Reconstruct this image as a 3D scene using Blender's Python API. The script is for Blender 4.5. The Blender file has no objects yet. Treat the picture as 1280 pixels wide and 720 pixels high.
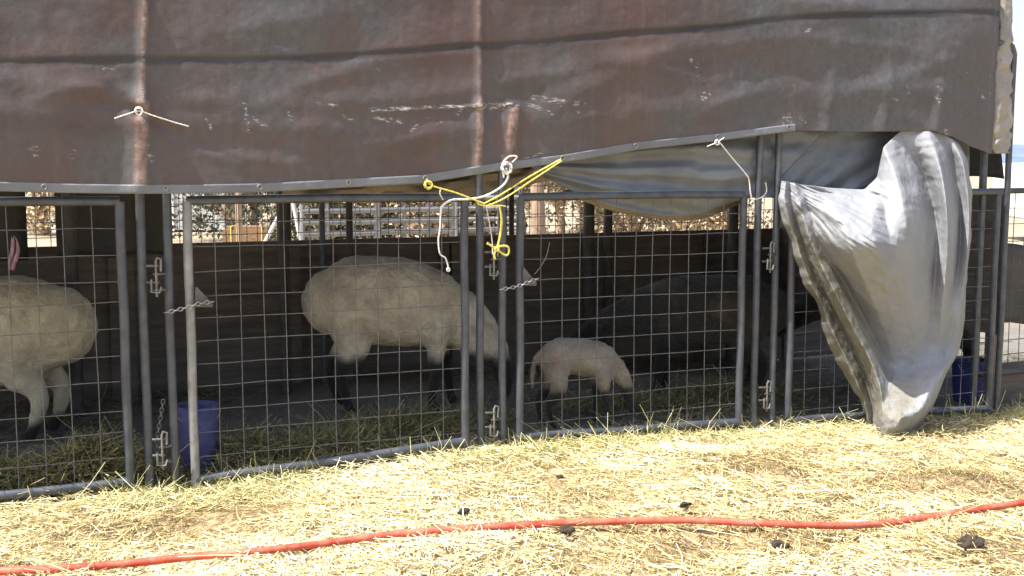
import bpy, bmesh, math, random
import numpy as np
from mathutils import Vector, Matrix

random.seed(7)
RNG = np.random.default_rng(11)
S = bpy.context.scene
COL = S.collection
R = math.radians

# ------------------------------------------------------------------ camera
CAM = np.array([-0.61, -5.17, 1.42])
YAW, PITCH, FPX = R(23.0), R(6.16), 1372.0
cd = bpy.data.cameras.new('camera')
co = bpy.data.objects.new('camera', cd)
COL.objects.link(co)
co.location = CAM
co.rotation_euler = (math.pi / 2 - PITCH, 0, -YAW)
cd.sensor_width = 36.0
cd.lens = 36.0 * FPX / 1280.0
cd.clip_start, cd.clip_end = 0.05, 12000
S.camera = co
# ------------------------------------------------------------------ light
SUN_EL = R(59)
SUN_DIR = np.array([-0.99, -0.09])            # horizontal direction towards the sun
SUN_DIR = SUN_DIR / np.linalg.norm(SUN_DIR)
w = bpy.data.worlds.new('World')
S.world = w
w.use_nodes = True
nt = w.node_tree
bg = nt.nodes['Background']
sky = nt.nodes.new('ShaderNodeTexSky')
sky.sky_type = 'NISHITA'
sky.sun_disc = False
sky.sun_elevation = SUN_EL
sky.sun_rotation = math.atan2(SUN_DIR[0], SUN_DIR[1])
sky.air_density, sky.dust_density = 1.0, 4.0
tcw = nt.nodes.new('ShaderNodeTexCoord'); spw = nt.nodes.new('ShaderNodeSeparateXYZ')
nt.links.new(tcw.outputs['Generated'], spw.inputs[0])
mrw = nt.nodes.new('ShaderNodeMapRange'); mrw.interpolation_type = 'SMOOTHSTEP'
mrw.inputs[1].default_value = 0.24; mrw.inputs[2].default_value = 0.06; mrw.inputs[3].default_value = 0.0; mrw.inputs[4].default_value = 0.9
nt.links.new(spw.outputs[2], mrw.inputs[0])
mxw = nt.nodes.new('ShaderNodeMix'); mxw.data_type = 'RGBA'
nt.links.new(mrw.outputs[0], mxw.inputs[0]); nt.links.new(sky.outputs[0], mxw.inputs[6]); mxw.inputs[7].default_value = (4.2, 4.3, 4.4, 1)
nt.links.new(mxw.outputs[2], bg.inputs[0])
bg.inputs[1].default_value = 0.15
sl = bpy.data.lights.new('sun', 'SUN')
sl.energy, sl.angle, sl.color = 5.0, R(0.53), (1.0, 0.965, 0.90)
so = bpy.data.objects.new('sun', sl)
COL.objects.link(so)
sv = Vector((SUN_DIR[0] * math.cos(SUN_EL), SUN_DIR[1] * math.cos(SUN_EL), math.sin(SUN_EL)))
so.rotation_euler = sv.to_track_quat('Z', 'Y').to_euler()
so.location = (-6, -4, 12)
S.view_settings.view_transform = 'Standard'
S.view_settings.look = 'None'
S.view_settings.exposure = 0.85
S.view_settings.gamma = 1.0

# ------------------------------------------------------------------ maths helpers
FW = np.array([math.sin(YAW) * math.cos(PITCH), math.cos(YAW) * math.cos(PITCH), -math.sin(PITCH)])
RT = np.array([math.cos(YAW), -math.sin(YAW), 0.0])
UP = np.cross(RT, FW)


def ray(u, v):
    return FW + (u - 640) / FPX * RT - (v - 360) / FPX * UP


def on_y(u, v, y=0.0):
    d = ray(u, v)
    return CAM + d * (y - CAM[1]) / d[1]


def on_z(u, v, z=0.0):
    d = ray(u, v)
    return CAM + d * (z - CAM[2]) / d[2]


def at_depth(u, dep):
    """ground point in direction u at a horizontal depth"""
    f = np.array([math.sin(YAW), math.cos(YAW), 0]) + (u - 640) / FPX * RT
    p = CAM + f * dep
    return np.array([p[0], p[1], 0.0])


def vnoise(x, y, seed=0):
    x = np.asarray(x, float); y = np.asarray(y, float)
    xi = np.floor(x).astype(np.int64); yi = np.floor(y).astype(np.int64)
    fx = x - xi; fy = y - yi
    fx = fx * fx * (3 - 2 * fx); fy = fy * fy * (3 - 2 * fy)

    def h(a, b):
        n = (a * 374761393 + b * 668265263 + seed * 974711) & 0xffffffff
        n = ((n ^ (n >> 13)) * 1274126177) & 0xffffffff
        n = n ^ (n >> 16)
        return (n & 0xffff) / 65535.0
    a = h(xi, yi); b = h(xi + 1, yi); c = h(xi, yi + 1); d = h(xi + 1, yi + 1)
    return (a * (1 - fx) + b * fx) * (1 - fy) + (c * (1 - fx) + d * fx) * fy - 0.5


def fbm(x, y, seed=0, o=4):
    r = 0; a = 1.0; f = 1.0
    for i in range(o):
        r = r + a * vnoise(x * f, y * f, seed + i * 17)
        a *= 0.5; f *= 2.03
    return r


def sstep(a, b, x):
    t = np.clip((x - a) / (b - a), 0, 1)
    return t * t * (3 - 2 * t)


def spline(pts, n):
    """Catmull-Rom through pts"""
    P = np.array(pts, float)
    P = np.vstack([2 * P[0] - P[1], P, 2 * P[-1] - P[-2]])
    out = []
    m = len(P) - 3
    for i in range(n):
        t = i / (n - 1) * m
        k = min(int(t), m - 1); f = t - k
        p0, p1, p2, p3 = P[k], P[k + 1], P[k + 2], P[k + 3]
        out.append(0.5 * ((2 * p1) + (-p0 + p2) * f + (2 * p0 - 5 * p1 + 4 * p2 - p3) * f * f + (-p0 + 3 * p1 - 3 * p2 + p3) * f ** 3))
    return np.array(out)


# ------------------------------------------------------------------ mesh builder
class MB:
    def __init__(self):
        self.v = []; self.f = []; self.n = 0

    def add(self, v, f):
        v = np.asarray(v, float)
        self.v.append(v)
        for q in f:
            self.f.append([i + self.n for i in q])
        self.n += len(v)
        return self

    def tube(self, pts, r, k=8, cap=True, closed=False, jitter=0):
        P = np.array(pts, float)
        n = len(P)
        rr = np.full(n, r) if np.isscalar(r) else np.array(r, float)
        T = np.zeros_like(P)
        if closed:
            T = np.roll(P, -1, 0) - np.roll(P, 1, 0)
        else:
            T[1:-1] = P[2:] - P[:-2]; T[0] = P[1] - P[0]; T[-1] = P[-1] - P[-2]
        T /= np.maximum(np.linalg.norm(T, axis=1, keepdims=True), 1e-9)
        ref = np.array([0.0, 0, 1]) if abs(T[0][2]) < 0.9 else np.array([1.0, 0, 0])
        nrm = np.cross(T[0], ref); nrm /= np.linalg.norm(nrm)
        V = []
        for i in range(n):
            nrm = nrm - T[i] * np.dot(nrm, T[i]); nrm /= max(np.linalg.norm(nrm), 1e-9)
            b = np.cross(T[i], nrm)
            for j in range(k):
                a = 2 * math.pi * j / k
                V.append(P[i] + rr[i] * (math.cos(a) * nrm + math.sin(a) * b))
        F = []
        m = n if closed else n - 1
        for i in range(m):
            i2 = (i + 1) % n
            for j in range(k):
                j2 = (j + 1) % k
                F.append([i * k + j, i * k + j2, i2 * k + j2, i2 * k + j])
        if cap and not closed:
            F.append(list(range(k))[::-1]); F.append([(n - 1) * k + j for j in range(k)])
        return self.add(V, F)

    def box(self, c, s, rot=0.0, bev=0.0):
        x, y, z = [q / 2 for q in s]
        bm = bmesh.new()
        bmesh.ops.create_cube(bm, size=1)
        for vv in bm.verts:
            vv.co = Vector((vv.co.x * 2 * x, vv.co.y * 2 * y, vv.co.z * 2 * z))
        if bev > 0:
            bmesh.ops.bevel(bm, geom=list(bm.edges), offset=bev, segments=2, affect='EDGES')
        cr, sr = math.cos(rot), math.sin(rot)
        bm.verts.index_update()
        V = [(c[0] + q.co.x * cr - q.co.y * sr, c[1] + q.co.x * sr + q.co.y * cr, c[2] + q.co.z) for q in bm.verts]
        F = [[q.index for q in fc.verts] for fc in bm.faces]
        bm.free()
        return self.add(V, F)

    def grid(self, V, closed_u=False):
        """V: (n,m,3)"""
        n, m = V.shape[:2]
        idx = np.arange(n * m).reshape(n, m)
        F = np.stack([idx[:-1, :-1], idx[:-1, 1:], idx[1:, 1:], idx[1:, :-1]], -1).reshape(-1, 4)
        return self.add(V.reshape(-1, 3), F.tolist())

    def lathe(self, prof, c=(0, 0, 0), k=32):
        V = []
        for r, z in prof:
            for j in range(k):
                a = 2 * math.pi * j / k
                V.append((c[0] + r * math.cos(a), c[1] + r * math.sin(a), c[2] + z))
        F = []
        for i in range(len(prof) - 1):
            for j in range(k):
                j2 = (j + 1) % k
                F.append([i * k + j, i * k + j2, (i + 1) * k + j2, (i + 1) * k + j])
        return self.add(V, F)

    def mesh(self, name):
        me = bpy.data.meshes.new(name)
        V = np.concatenate(self.v) if self.v else np.zeros((0, 3))
        me.from_pydata(V.tolist(), [], self.f)
        me.update()
        return me

    def build(self, name, mat, parent=None, smooth=True, fix=False):
        me = self.mesh(name)
        return link(name, me, mat, parent, smooth, fix)


def link(name, me, mat, parent=None, smooth=True, fix=False):
    if fix:
        bm = bmesh.new(); bm.from_mesh(me)
        bmesh.ops.recalc_face_normals(bm, faces=bm.faces)
        bm.to_mesh(me); bm.free()
    if smooth:
        me.polygons.foreach_set('use_smooth', [True] * len(me.polygons))
        try:
            me.set_sharp_from_angle(angle=R(45))
        except Exception:
            pass
    if mat is not None:
        me.materials.append(mat)
    o = bpy.data.objects.new(name, me)
    COL.objects.link(o)
    if parent is not None:
        o.parent = parent
        o.matrix_parent_inverse = parent.matrix_basis.inverted()
    return o


def tag(o, label, cat, group=None, kind=None):
    if label: o['label'] = label
    if cat: o['category'] = cat
    if group: o['group'] = group
    if kind: o['kind'] = kind
    return o


def thing(name, loc, label, cat, group=None):
    o = bpy.data.objects.new(name, None)
    o.empty_display_size = 0.1
    COL.objects.link(o)
    o.location = loc
    bpy.context.view_layer.update()
    return tag(o, label, cat, group)


def setattr_f(me, name, arr):
    a = me.attributes.new(name, 'FLOAT', 'POINT')
    a.data.foreach_set('value', np.asarray(arr, np.float32).ravel())


# ------------------------------------------------------------------ materials
class NT:
    def __init__(self, name):
        self.m = bpy.data.materials.new(name)
        self.m.use_nodes = True
        self.t = self.m.node_tree
        self.b = self.t.nodes['Principled BSDF']
        self.out = self.t.nodes['Material Output']

    def n(self, typ, **kw):
        o = self.t.nodes.new(typ)
        for k, v in kw.items():
            setattr(o, k, v)
        return o

    def l(self, a, b):
        self.t.links.new(a, b)

    def noise(self, scale, detail=4, rough=0.55, vec=None, coord='Object', stretch=None):
        nz = self.n('ShaderNodeTexNoise')
        nz.inputs['Scale'].default_value = scale
        nz.inputs['Detail'].default_value = detail
        nz.inputs['Roughness'].default_value = rough
        tc = self.n('ShaderNodeTexCoord')
        src = tc.outputs[coord]
        if stretch:
            mp = self.n('ShaderNodeMapping')
            mp.inputs['Scale'].default_value = stretch
            self.l(src, mp.inputs[0]); src = mp.outputs[0]
        self.l(src, nz.inputs['Vector'])
        return nz.outputs['Fac']

    def ramp(self, fac, stops):
        r = self.n('ShaderNodeValToRGB')
        els = r.color_ramp.elements
        while len(els) < len(stops): els.new(0.5)
        for e, (p, c) in zip(els, stops):
            e.position = p; e.color = (*c, 1) if len(c) == 3 else c
        self.l(fac, r.inputs[0])
        return r.outputs[0]

    def mix(self, fac, a, b, blend='MIX'):
        m = self.n('ShaderNodeMix', data_type='RGBA', blend_type=blend)
        for i, x in ((6, a), (7, b)):
            if isinstance(x, tuple): m.inputs[i].default_value = (*x, 1)
            else: self.l(x, m.inputs[i])
        if isinstance(fac, (int, float)): m.inputs[0].default_value = fac
        else: self.l(fac, m.inputs[0])
        return m.outputs[2]

    def math(self, op, a, b=0.0):
        m = self.n('ShaderNodeMath', operation=op)
        for i, x in ((0, a), (1, b)):
            if isinstance(x, (int, float)): m.inputs[i].default_value = x
            else: self.l(x, m.inputs[i])
        return m.outputs[0]

    def attr(self, name):
        a = self.n('ShaderNodeAttribute'); a.attribute_name = name
        return a.outputs['Fac']

    def bump(self, h, strength=0.3, dist=0.01, prev=None):
        b = self.n('ShaderNodeBump')
        b.inputs['Strength'].default_value = strength
        b.inputs['Distance'].default_value = dist
        self.l(h, b.inputs['Height'])
        if prev is not None: self.l(prev, b.inputs['Normal'])
        self.l(b.outputs[0], self.b.inputs['Normal'])
        return b.outputs[0]

    def done(self, col=None, rough=0.6, metal=0.0, spec=0.5, sheen=0):
        if col is not None:
            if isinstance(col, tuple): self.b.inputs['Base Color'].default_value = (*col, 1)
            else: self.l(col, self.b.inputs['Base Color'])
        if isinstance(rough, (int, float)): self.b.inputs['Roughness'].default_value = rough
        else: self.l(rough, self.b.inputs['Roughness'])
        self.b.inputs['Metallic'].default_value = metal
        self.b.inputs['Specular IOR Level'].default_value = spec
        if sheen:
            self.b.inputs['Sheen Weight'].default_value = sheen
        return self.m


def simple(name, c0, c1, scale=8, rough=0.6, metal=0.0, bump=0.15, bd=0.01, spec=0.5, stretch=None):
    k = NT(name)
    f = k.noise(scale, 5, stretch=stretch)
    col = k.ramp(f, [(0.3, c0), (0.7, c1)])
    k.bump(k.noise(scale * 5, 4, stretch=stretch), bump, bd)
    return k.done(col, rough, metal, spec)


def mat_ground():
    k = NT('dirt')
    geo = k.n('ShaderNodeNewGeometry')
    a = k.noise(0.9, 6); b = k.noise(14, 6)
    c1 = k.ramp(a, [(0.3, (0.20, 0.145, 0.085)), (0.7, (0.34, 0.265, 0.15))])
    c2 = k.ramp(b, [(0.35, (0.20, 0.145, 0.08)), (0.65, (0.50, 0.40, 0.22))])
    near = k.mix(0.55, c1, c2)  # dirt brown kept dark so gaps in the straw read as shadow
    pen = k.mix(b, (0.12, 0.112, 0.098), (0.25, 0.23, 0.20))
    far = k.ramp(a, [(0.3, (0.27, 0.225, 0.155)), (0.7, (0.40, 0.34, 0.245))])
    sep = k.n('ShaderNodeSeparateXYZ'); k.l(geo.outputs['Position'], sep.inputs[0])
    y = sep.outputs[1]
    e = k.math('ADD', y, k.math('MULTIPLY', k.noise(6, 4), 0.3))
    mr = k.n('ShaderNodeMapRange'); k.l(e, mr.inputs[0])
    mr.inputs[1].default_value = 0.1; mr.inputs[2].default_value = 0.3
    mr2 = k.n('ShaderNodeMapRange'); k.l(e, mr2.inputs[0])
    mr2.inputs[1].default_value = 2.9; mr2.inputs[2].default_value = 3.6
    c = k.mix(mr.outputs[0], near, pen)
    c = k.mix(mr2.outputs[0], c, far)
    n1 = k.bump(k.noise(30, 6), 0.6, 0.02)
    return k.done(c, 0.95, spec=0.2)


def mat_blades(name, stops, rough=0.55, spec=0.35, trans=0.0):
    k = NT(name)
    f = k.attr('rnd')
    c = k.ramp(f, stops)
    m = k.done(c, rough, spec=spec)
    return m


def mat_tarp():
    k = NT('brown_tarp')
    n1 = k.noise(1.6, 5, 0.6); n2 = k.noise(0.9, 3, 0.5, stretch=(1.3, 1, 0.6)); n3 = k.noise(26, 5, 0.65)
    brown = k.ramp(n1, [(0.3, (0.100, 0.050, 0.042)), (0.72, (0.122, 0.080, 0.072))])
    grey = k.ramp(n3, [(0.3, (0.074, 0.076, 0.081)), (0.75, (0.118, 0.120, 0.126))])
    g = k.ramp(n2, [(0.34, (0, 0, 0)), (0.60, (1, 1, 1))])
    c = k.mix(g, brown, grey)
    c = k.mix(k.math('MULTIPLY', k.ramp(k.noise(3.6, 6, 0.62), [(0.50, (0, 0, 0)), (0.66, (1, 1, 1))]), 0.75), c, brown)
    c = k.mix(k.math('MULTIPLY', k.ramp(k.noise(2.3, 5, 0.6, stretch=(0.6, 1, 1.6)), [(0.54, (0, 0, 0)), (0.68, (1, 1, 1))]), 0.45), c, (0.055, 0.052, 0.053))
    c = k.mix(k.attr('greyness'), c, grey)
    # vertical dribbles and dust
    dr = k.noise(9, 5, 0.6, stretch=(3.5, 1, 0.35))
    c = k.mix(k.math('MULTIPLY', k.ramp(dr, [(0.52, (0, 0, 0)), (0.75, (1, 1, 1))]), 0.16), c, (0.20, 0.17, 0.16))
    # rubbed streaks over the posts
    wv = k.math('MULTIPLY', k.attr('wear'), k.ramp(k.noise(22, 5, 0.7, stretch=(1.0, 1, 0.5)), [(0.34, (0.15, 0.15, 0.15)), (0.6, (1, 1, 1))]))
    wc = k.ramp(k.noise(17, 4, stretch=(1, 1, 2)), [(0.35, (0.24, 0.13, 0.10)), (0.65, (0.42, 0.33, 0.29))])
    c = k.mix(wv, c, wc)
    c = k.mix(k.attr('seam'), c, (0.034, 0.033, 0.035))  # darkens a band along this line, in colour alone
    sc = k.math('MULTIPLY', k.attr('scuff'), k.ramp(k.noise(70, 5, 0.7, stretch=(0.45, 1, 1.3)), [(0.50, (0, 0, 0)), (0.60, (1, 1, 1))]))
    c = k.mix(sc, c, (0.42, 0.40, 0.385))
    h = k.math('ADD', k.math('MULTIPLY', k.noise(5, 5, 0.6), 1.0), k.math('MULTIPLY', k.noise(34, 4), 0.15))
    k.bump(h, 0.22, 0.03)
    return k.done(c, k.ramp(n3, [(0.3, (0.50, 0.50, 0.50)), (0.7, (0.68, 0.68, 0.68))]), spec=0.4)


def mat_silver(name, a, b, bump=0.6, rough=0.38, dirt=0.5, metal=0.0):
    k = NT(name)
    c = k.ramp(k.noise(3, 5), [(0.3, a), (0.7, b)])
    d = k.ramp(k.noise(7, 6, 0.7), [(0.55, (0, 0, 0)), (0.72, (1, 1, 1))])
    c = k.mix(k.math('MULTIPLY', d, dirt), c, (0.20, 0.175, 0.135))
    dm = k.math('MULTIPLY', k.attr('dirty'), k.ramp(k.noise(11, 5, 0.7), [(0.35, (0.25, 0.25, 0.25)), (0.6, (1, 1, 1))]))
    c = k.mix(dm, c, (0.19, 0.175, 0.125))
    h = k.math('ADD', k.noise(6, 5, 0.6), k.math('MULTIPLY', k.noise(26, 4, 0.6), 0.3))
    if name in ('silver_tarp', 'sleeve_tarp'):
        # crumpled plastic: straight facets meeting in sharp creases
        tc = k.n('ShaderNodeTexCoord')
        nz = k.n('ShaderNodeTexNoise'); nz.inputs['Scale'].default_value = 3.0; nz.inputs['Detail'].default_value = 3
        k.l(tc.outputs['Object'], nz.inputs['Vector'])
        vm = k.n('ShaderNodeVectorMath', operation='MULTIPLY_ADD')
        k.l(nz.outputs['Color'], vm.inputs[0]); vm.inputs[1].default_value = (0.35, 0.35, 0.35); k.l(tc.outputs['Object'], vm.inputs[2])
        hs = []
        for sc_, st_ in ((5.5, (1.0, 1.0, 0.7)), (12.0, (1.0, 1.0, 0.8))):
            mp = k.n('ShaderNodeMapping'); mp.inputs['Scale'].default_value = st_; mp.inputs['Rotation'].default_value = (0, R(35), 0)
            k.l(vm.outputs[0], mp.inputs[0])
            vo = k.n('ShaderNodeTexVoronoi'); vo.inputs['Scale'].default_value = sc_
            k.l(mp.outputs[0], vo.inputs['Vector']); hs.append(vo.outputs['Distance'])
        hv = k.math('ADD', hs[0], k.math('MULTIPLY', hs[1], 0.45))
        h = k.math('ADD', k.math('MULTIPLY', h, 0.45), k.math('MULTIPLY', hv, 1.15))
    k.bump(h, bump, 0.035)
    return k.done(c, rough, metal, 0.22 if name == 'silver_tarp' else 0.35)


def mat_wool(name, w0, w1, skin=(0.030, 0.027, 0.025)):
    k = NT(name)
    c = k.ramp(k.noise(9, 6, 0.65), [(0.3, w0), (0.68, w1)])
    c = k.mix(k.math('MULTIPLY', k.ramp(k.noise(3.5, 3), [(0.5, (0, 0, 0)), (0.7, (1, 1, 1))]), 0.35), c, (0.24, 0.18, 0.11))
    c = k.mix(k.attr('dark'), c, skin)
    c = k.mix(k.math('MULTIPLY', k.attr('pink'), 0.4), c, (0.28, 0.13, 0.08))
    h = k.math('ADD', k.noise(34, 5, 0.65), k.math('MULTIPLY', k.noise(110, 3), 0.4))
    k.bump(h, 0.7, 0.02)
    return k.done(c, 0.95, spec=0.1, sheen=0.15)


M = {}
M['ground'] = mat_ground()
M['straw'] = mat_blades('straw', [(0.0, (0.20, 0.135, 0.06)), (0.3, (0.47, 0.38, 0.17)), (0.62, (0.68, 0.60, 0.325)), (1.0, (0.81, 0.76, 0.52))])
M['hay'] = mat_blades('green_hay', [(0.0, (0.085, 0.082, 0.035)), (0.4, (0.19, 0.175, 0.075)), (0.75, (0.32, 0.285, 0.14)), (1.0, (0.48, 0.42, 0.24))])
M['hay_lit'] = mat_blades('sunlit_hay', [(0.0, (0.24, 0.25, 0.09)), (0.4, (0.46, 0.44, 0.18)), (0.75, (0.64, 0.58, 0.29)), (1.0, (0.76, 0.71, 0.43))])  # lighter copy of the pen hay, sunlight put into its colour
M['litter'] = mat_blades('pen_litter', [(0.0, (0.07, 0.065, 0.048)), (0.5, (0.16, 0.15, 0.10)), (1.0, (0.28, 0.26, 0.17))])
M['pipe'] = simple('grey_painted_pipe', (0.062, 0.068, 0.082), (0.112, 0.122, 0.142), 14, 0.45, 0.25, 0.2, 0.004)
M['pipe_sunlit'] = simple('sunlit_pipe', (0.20, 0.205, 0.215), (0.34, 0.345, 0.355), 16, 0.45, 0.3, 0.25, 0.004)  # paler copy of the pipe, sun on the upright put into colour
M['pipe_dark'] = simple('dark_pipe', (0.05, 0.048, 0.046), (0.10, 0.095, 0.09), 10, 0.6, 0.1)
M['rail'] = simple('dull_rail', (0.20, 0.20, 0.20), (0.34, 0.335, 0.33), 8, 0.6, 0.1)
M['wire'] = simple('wire', (0.10, 0.10, 0.10), (0.165, 0.163, 0.16), 30, 0.75, 0.0, 0.0)
M['wire_dark'] = simple('back_wire', (0.07, 0.07, 0.07), (0.13, 0.125, 0.12), 30, 0.6, 0.2, 0.0)
M['chain'] = simple('chain_steel', (0.20, 0.195, 0.19), (0.34, 0.33, 0.32), 60, 0.4, 0.5, 0.1)
M['pin'] = simple('dull_pin', (0.15, 0.145, 0.14), (0.28, 0.27, 0.26), 40, 0.5, 0.3)
M['plate'] = simple('latch_plate', (0.09, 0.09, 0.09), (0.15, 0.145, 0.145), 40, 0.45, 0.4)
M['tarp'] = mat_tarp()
M['hem'] = mat_silver('grey_hem', (0.14, 0.15, 0.17), (0.21, 0.225, 0.25), 0.3, 0.5, 0.2)
M['silver'] = mat_silver('silver_tarp', (0.25, 0.26, 0.28), (0.305, 0.315, 0.335), 0.30, 0.68, 0.15, 0.0)
M['greytarp'] = mat_silver('grey_tarp', (0.16, 0.175, 0.195), (0.24, 0.26, 0.285), 0.35, 0.4, 0.15)
M['darktarp'] = mat_silver('dark_tarp', (0.05, 0.05, 0.053), (0.085, 0.083, 0.083), 0.5, 0.5, 0.2)
M['tantarp'] = mat_silver('tan_tarp', (0.20, 0.16, 0.115), (0.30, 0.25, 0.18), 0.5, 0.6, 0.3)
M['sleeve'] = mat_silver('sleeve_tarp', (0.24, 0.22, 0.195), (0.38, 0.36, 0.33), 0.8, 0.3, 0.55, 0.1)
M['roof'] = mat_silver('roof_tarp', (0.10, 0.085, 0.08), (0.16, 0.14, 0.13), 0.4, 0.5, 0.2)
M['yellow'] = simple('yellow_rope', (0.62, 0.50, 0.07), (0.82, 0.72, 0.18), 60, 0.6, 0, 0.6, 0.004)
M['whiterope'] = simple('white_rope', (0.62, 0.61, 0.58), (0.82, 0.81, 0.79), 60, 0.7, 0, 0.6, 0.004)
def mat_dusty(name, c0, c1, dust, amt, scale=7):
    k = NT(name)
    c = k.ramp(k.noise(scale, 5), [(0.3, c0), (0.7, c1)])
    d = k.ramp(k.noise(scale * 2.3, 6, 0.7), [(0.42, (0, 0, 0)), (0.70, (1, 1, 1))])
    c = k.mix(k.math('MULTIPLY', d, amt), c, dust)
    k.bump(k.noise(scale * 9, 4), 0.25, 0.004)
    return k.done(c, 0.6, spec=0.3)


M['hose'] = mat_dusty('red_hose', (0.42, 0.055, 0.035), (0.56, 0.095, 0.06), (0.60, 0.34, 0.22), 0.55, 5)
M['bucket'] = mat_dusty('blue_plastic', (0.052, 0.056, 0.18), (0.075, 0.082, 0.24), (0.20, 0.19, 0.21), 0.45, 6)
M['bucket2'] = mat_dusty('deep_blue_plastic', (0.024, 0.036, 0.15), (0.036, 0.054, 0.20), (0.12, 0.12, 0.14), 0.35, 6)
M['handle'] = M['chain']
M['wood'] = simple('brown_planks', (0.10, 0.085, 0.075), (0.19, 0.158, 0.135), 5, 0.8, 0, 0.5, 0.01, stretch=(0.5, 1, 5))
M['post_wood'] = simple('tan_timber', (0.36, 0.25, 0.14), (0.52, 0.38, 0.23), 9, 0.8, 0, 0.4, stretch=(4, 4, 0.5))
M['wool'] = mat_wool('cream_wool', (0.42, 0.365, 0.26), (0.68, 0.61, 0.455))
M['wool_dirty'] = mat_wool('tan_wool', (0.33, 0.29, 0.225), (0.66, 0.60, 0.48))
M['wool_lamb'] = mat_wool('lamb_wool', (0.16, 0.14, 0.115), (0.32, 0.285, 0.24))
M['wool_shaded'] = mat_wool('shaded_wool', (0.040, 0.038, 0.036), (0.060, 0.057, 0.054))  # deep shade of the pen put into this wool's colour
M['leaf'] = mat_blades('leaves', [(0, (0.045, 0.048, 0.028)), (0.6, (0.10, 0.10, 0.058)), (1, (0.20, 0.18, 0.11))], 0.6)
M['leaf_dry'] = mat_blades('dry_leaves', [(0, (0.20, 0.15, 0.08)), (0.45, (0.42, 0.33, 0.18)), (0.75, (0.56, 0.40, 0.28)), (1, (0.68, 0.60, 0.42))], 0.6)
M['bark'] = simple('bark', (0.22, 0.15, 0.10), (0.42, 0.31, 0.22), 9, 0.9, 0, 0.6, stretch=(3, 3, 0.5))
M['white'] = simple('white_paint', (0.70, 0.70, 0.69), (0.82, 0.82, 0.81), 3, 0.5)
M['palegrey'] = simple('pale_grey_sheet', (0.42, 0.44, 0.46), (0.52, 0.54, 0.56), 2, 0.5)
M['glass'] = simple('dark_glass', (0.03, 0.035, 0.04), (0.05, 0.055, 0.06), 2, 0.1)
M['hill'] = simple('far_hill', (0.10, 0.15, 0.22), (0.15, 0.20, 0.27), 0.01, 0.95, bump=0)  # distance haze put into the hill colour as blue
M['dung'] = simple('dung', (0.03, 0.022, 0.015), (0.075, 0.055, 0.035), 40, 0.9, 0, 0.8)
M['pink'] = simple('pink_cloth', (0.20, 0.115, 0.14), (0.29, 0.18, 0.21), 12, 0.8)
M['bale'] = simple('bale_straw', (0.22, 0.12, 0.07), (0.36, 0.23, 0.13), 14, 0.9, 0, 0.8, 0.03, stretch=(1, 1, 4))


# ------------------------------------------------------------------ ground
GX = [-6, -1.5, -0.33, -0.05, 0.5, 1.35, 1.7, 2.3, 3.0, 3.3, 4.0, 5.0, 7.0, 10]
GZ = [-0.05, -0.05, -0.045, -0.075, -0.05, -0.02, -0.025, -0.04, -0.075, -0.085, -0.11, -0.165, -0.20, -0.20]


def foot(x):
    """level of the trodden ground along the fence"""
    return np.interp(x, GX, GZ)


def hgt(x, y):
    """height of the ground: it dips and rises along the pens, straw lies thicker in front"""
    x = np.asarray(x, float); y = np.asarray(y, float)
    m = sstep(-0.05, -0.7, y) * sstep(-5.2, -3.4, y)
    g = foot(x) * sstep(3.3, 2.6, y) * sstep(-5.3, -3.5, y) * (1 - 0.6 * sstep(-0.4, -2.2, y)) * sstep(11, 8, x) * sstep(-7, -5, x)
    return g + m * (0.025 + 0.06 * fbm(x * 0.9, y * 1.1, 3) + 0.07 * fbm(x * 3.1, y * 3.4, 8, 3) * sstep(0.2, -0.3, y)) + \
        0.014 * np.exp(-((y + 0.22) / 0.12) ** 2) * (0.6 + 1.5 * vnoise(x * 2.2, y * 0 + 3, 5))


def on_g(u, v):
    """photo point dropped on the ground surface"""
    z = 0.0
    for _ in range(12):
        p = on_z(u, v, z); z = float(hgt(p[0], p[1]))
    return np.array([p[0], p[1], z])


def build_ground():
    mb = MB()
    xs = np.concatenate([[-6000, -900, -150, -40, -14], np.linspace(-7, 11, 240), [16, 45, 160, 900, 6000]])
    ys = np.concatenate([[-6000, -600, -80, -20, -8], np.linspace(-5.4, 3.4, 150), [6, 12, 25, 60, 160, 900, 8000]])
    X, Y = np.meshgrid(xs, ys, indexing='ij')
    near = (X > -7.5) & (X < 11.5) & (Y > -5.5) & (Y < 3.5)
    Z = np.where(near, hgt(X, Y) - 0.012 + 0.012 * fbm(X * 5, Y * 5, 2), 0)
    mb.grid(np.stack([X, Y, Z], -1)[:, ::-1])
    tag(mb.build('ground', M['ground'], fix=False), None, None, kind='structure')


build_ground()


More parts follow.
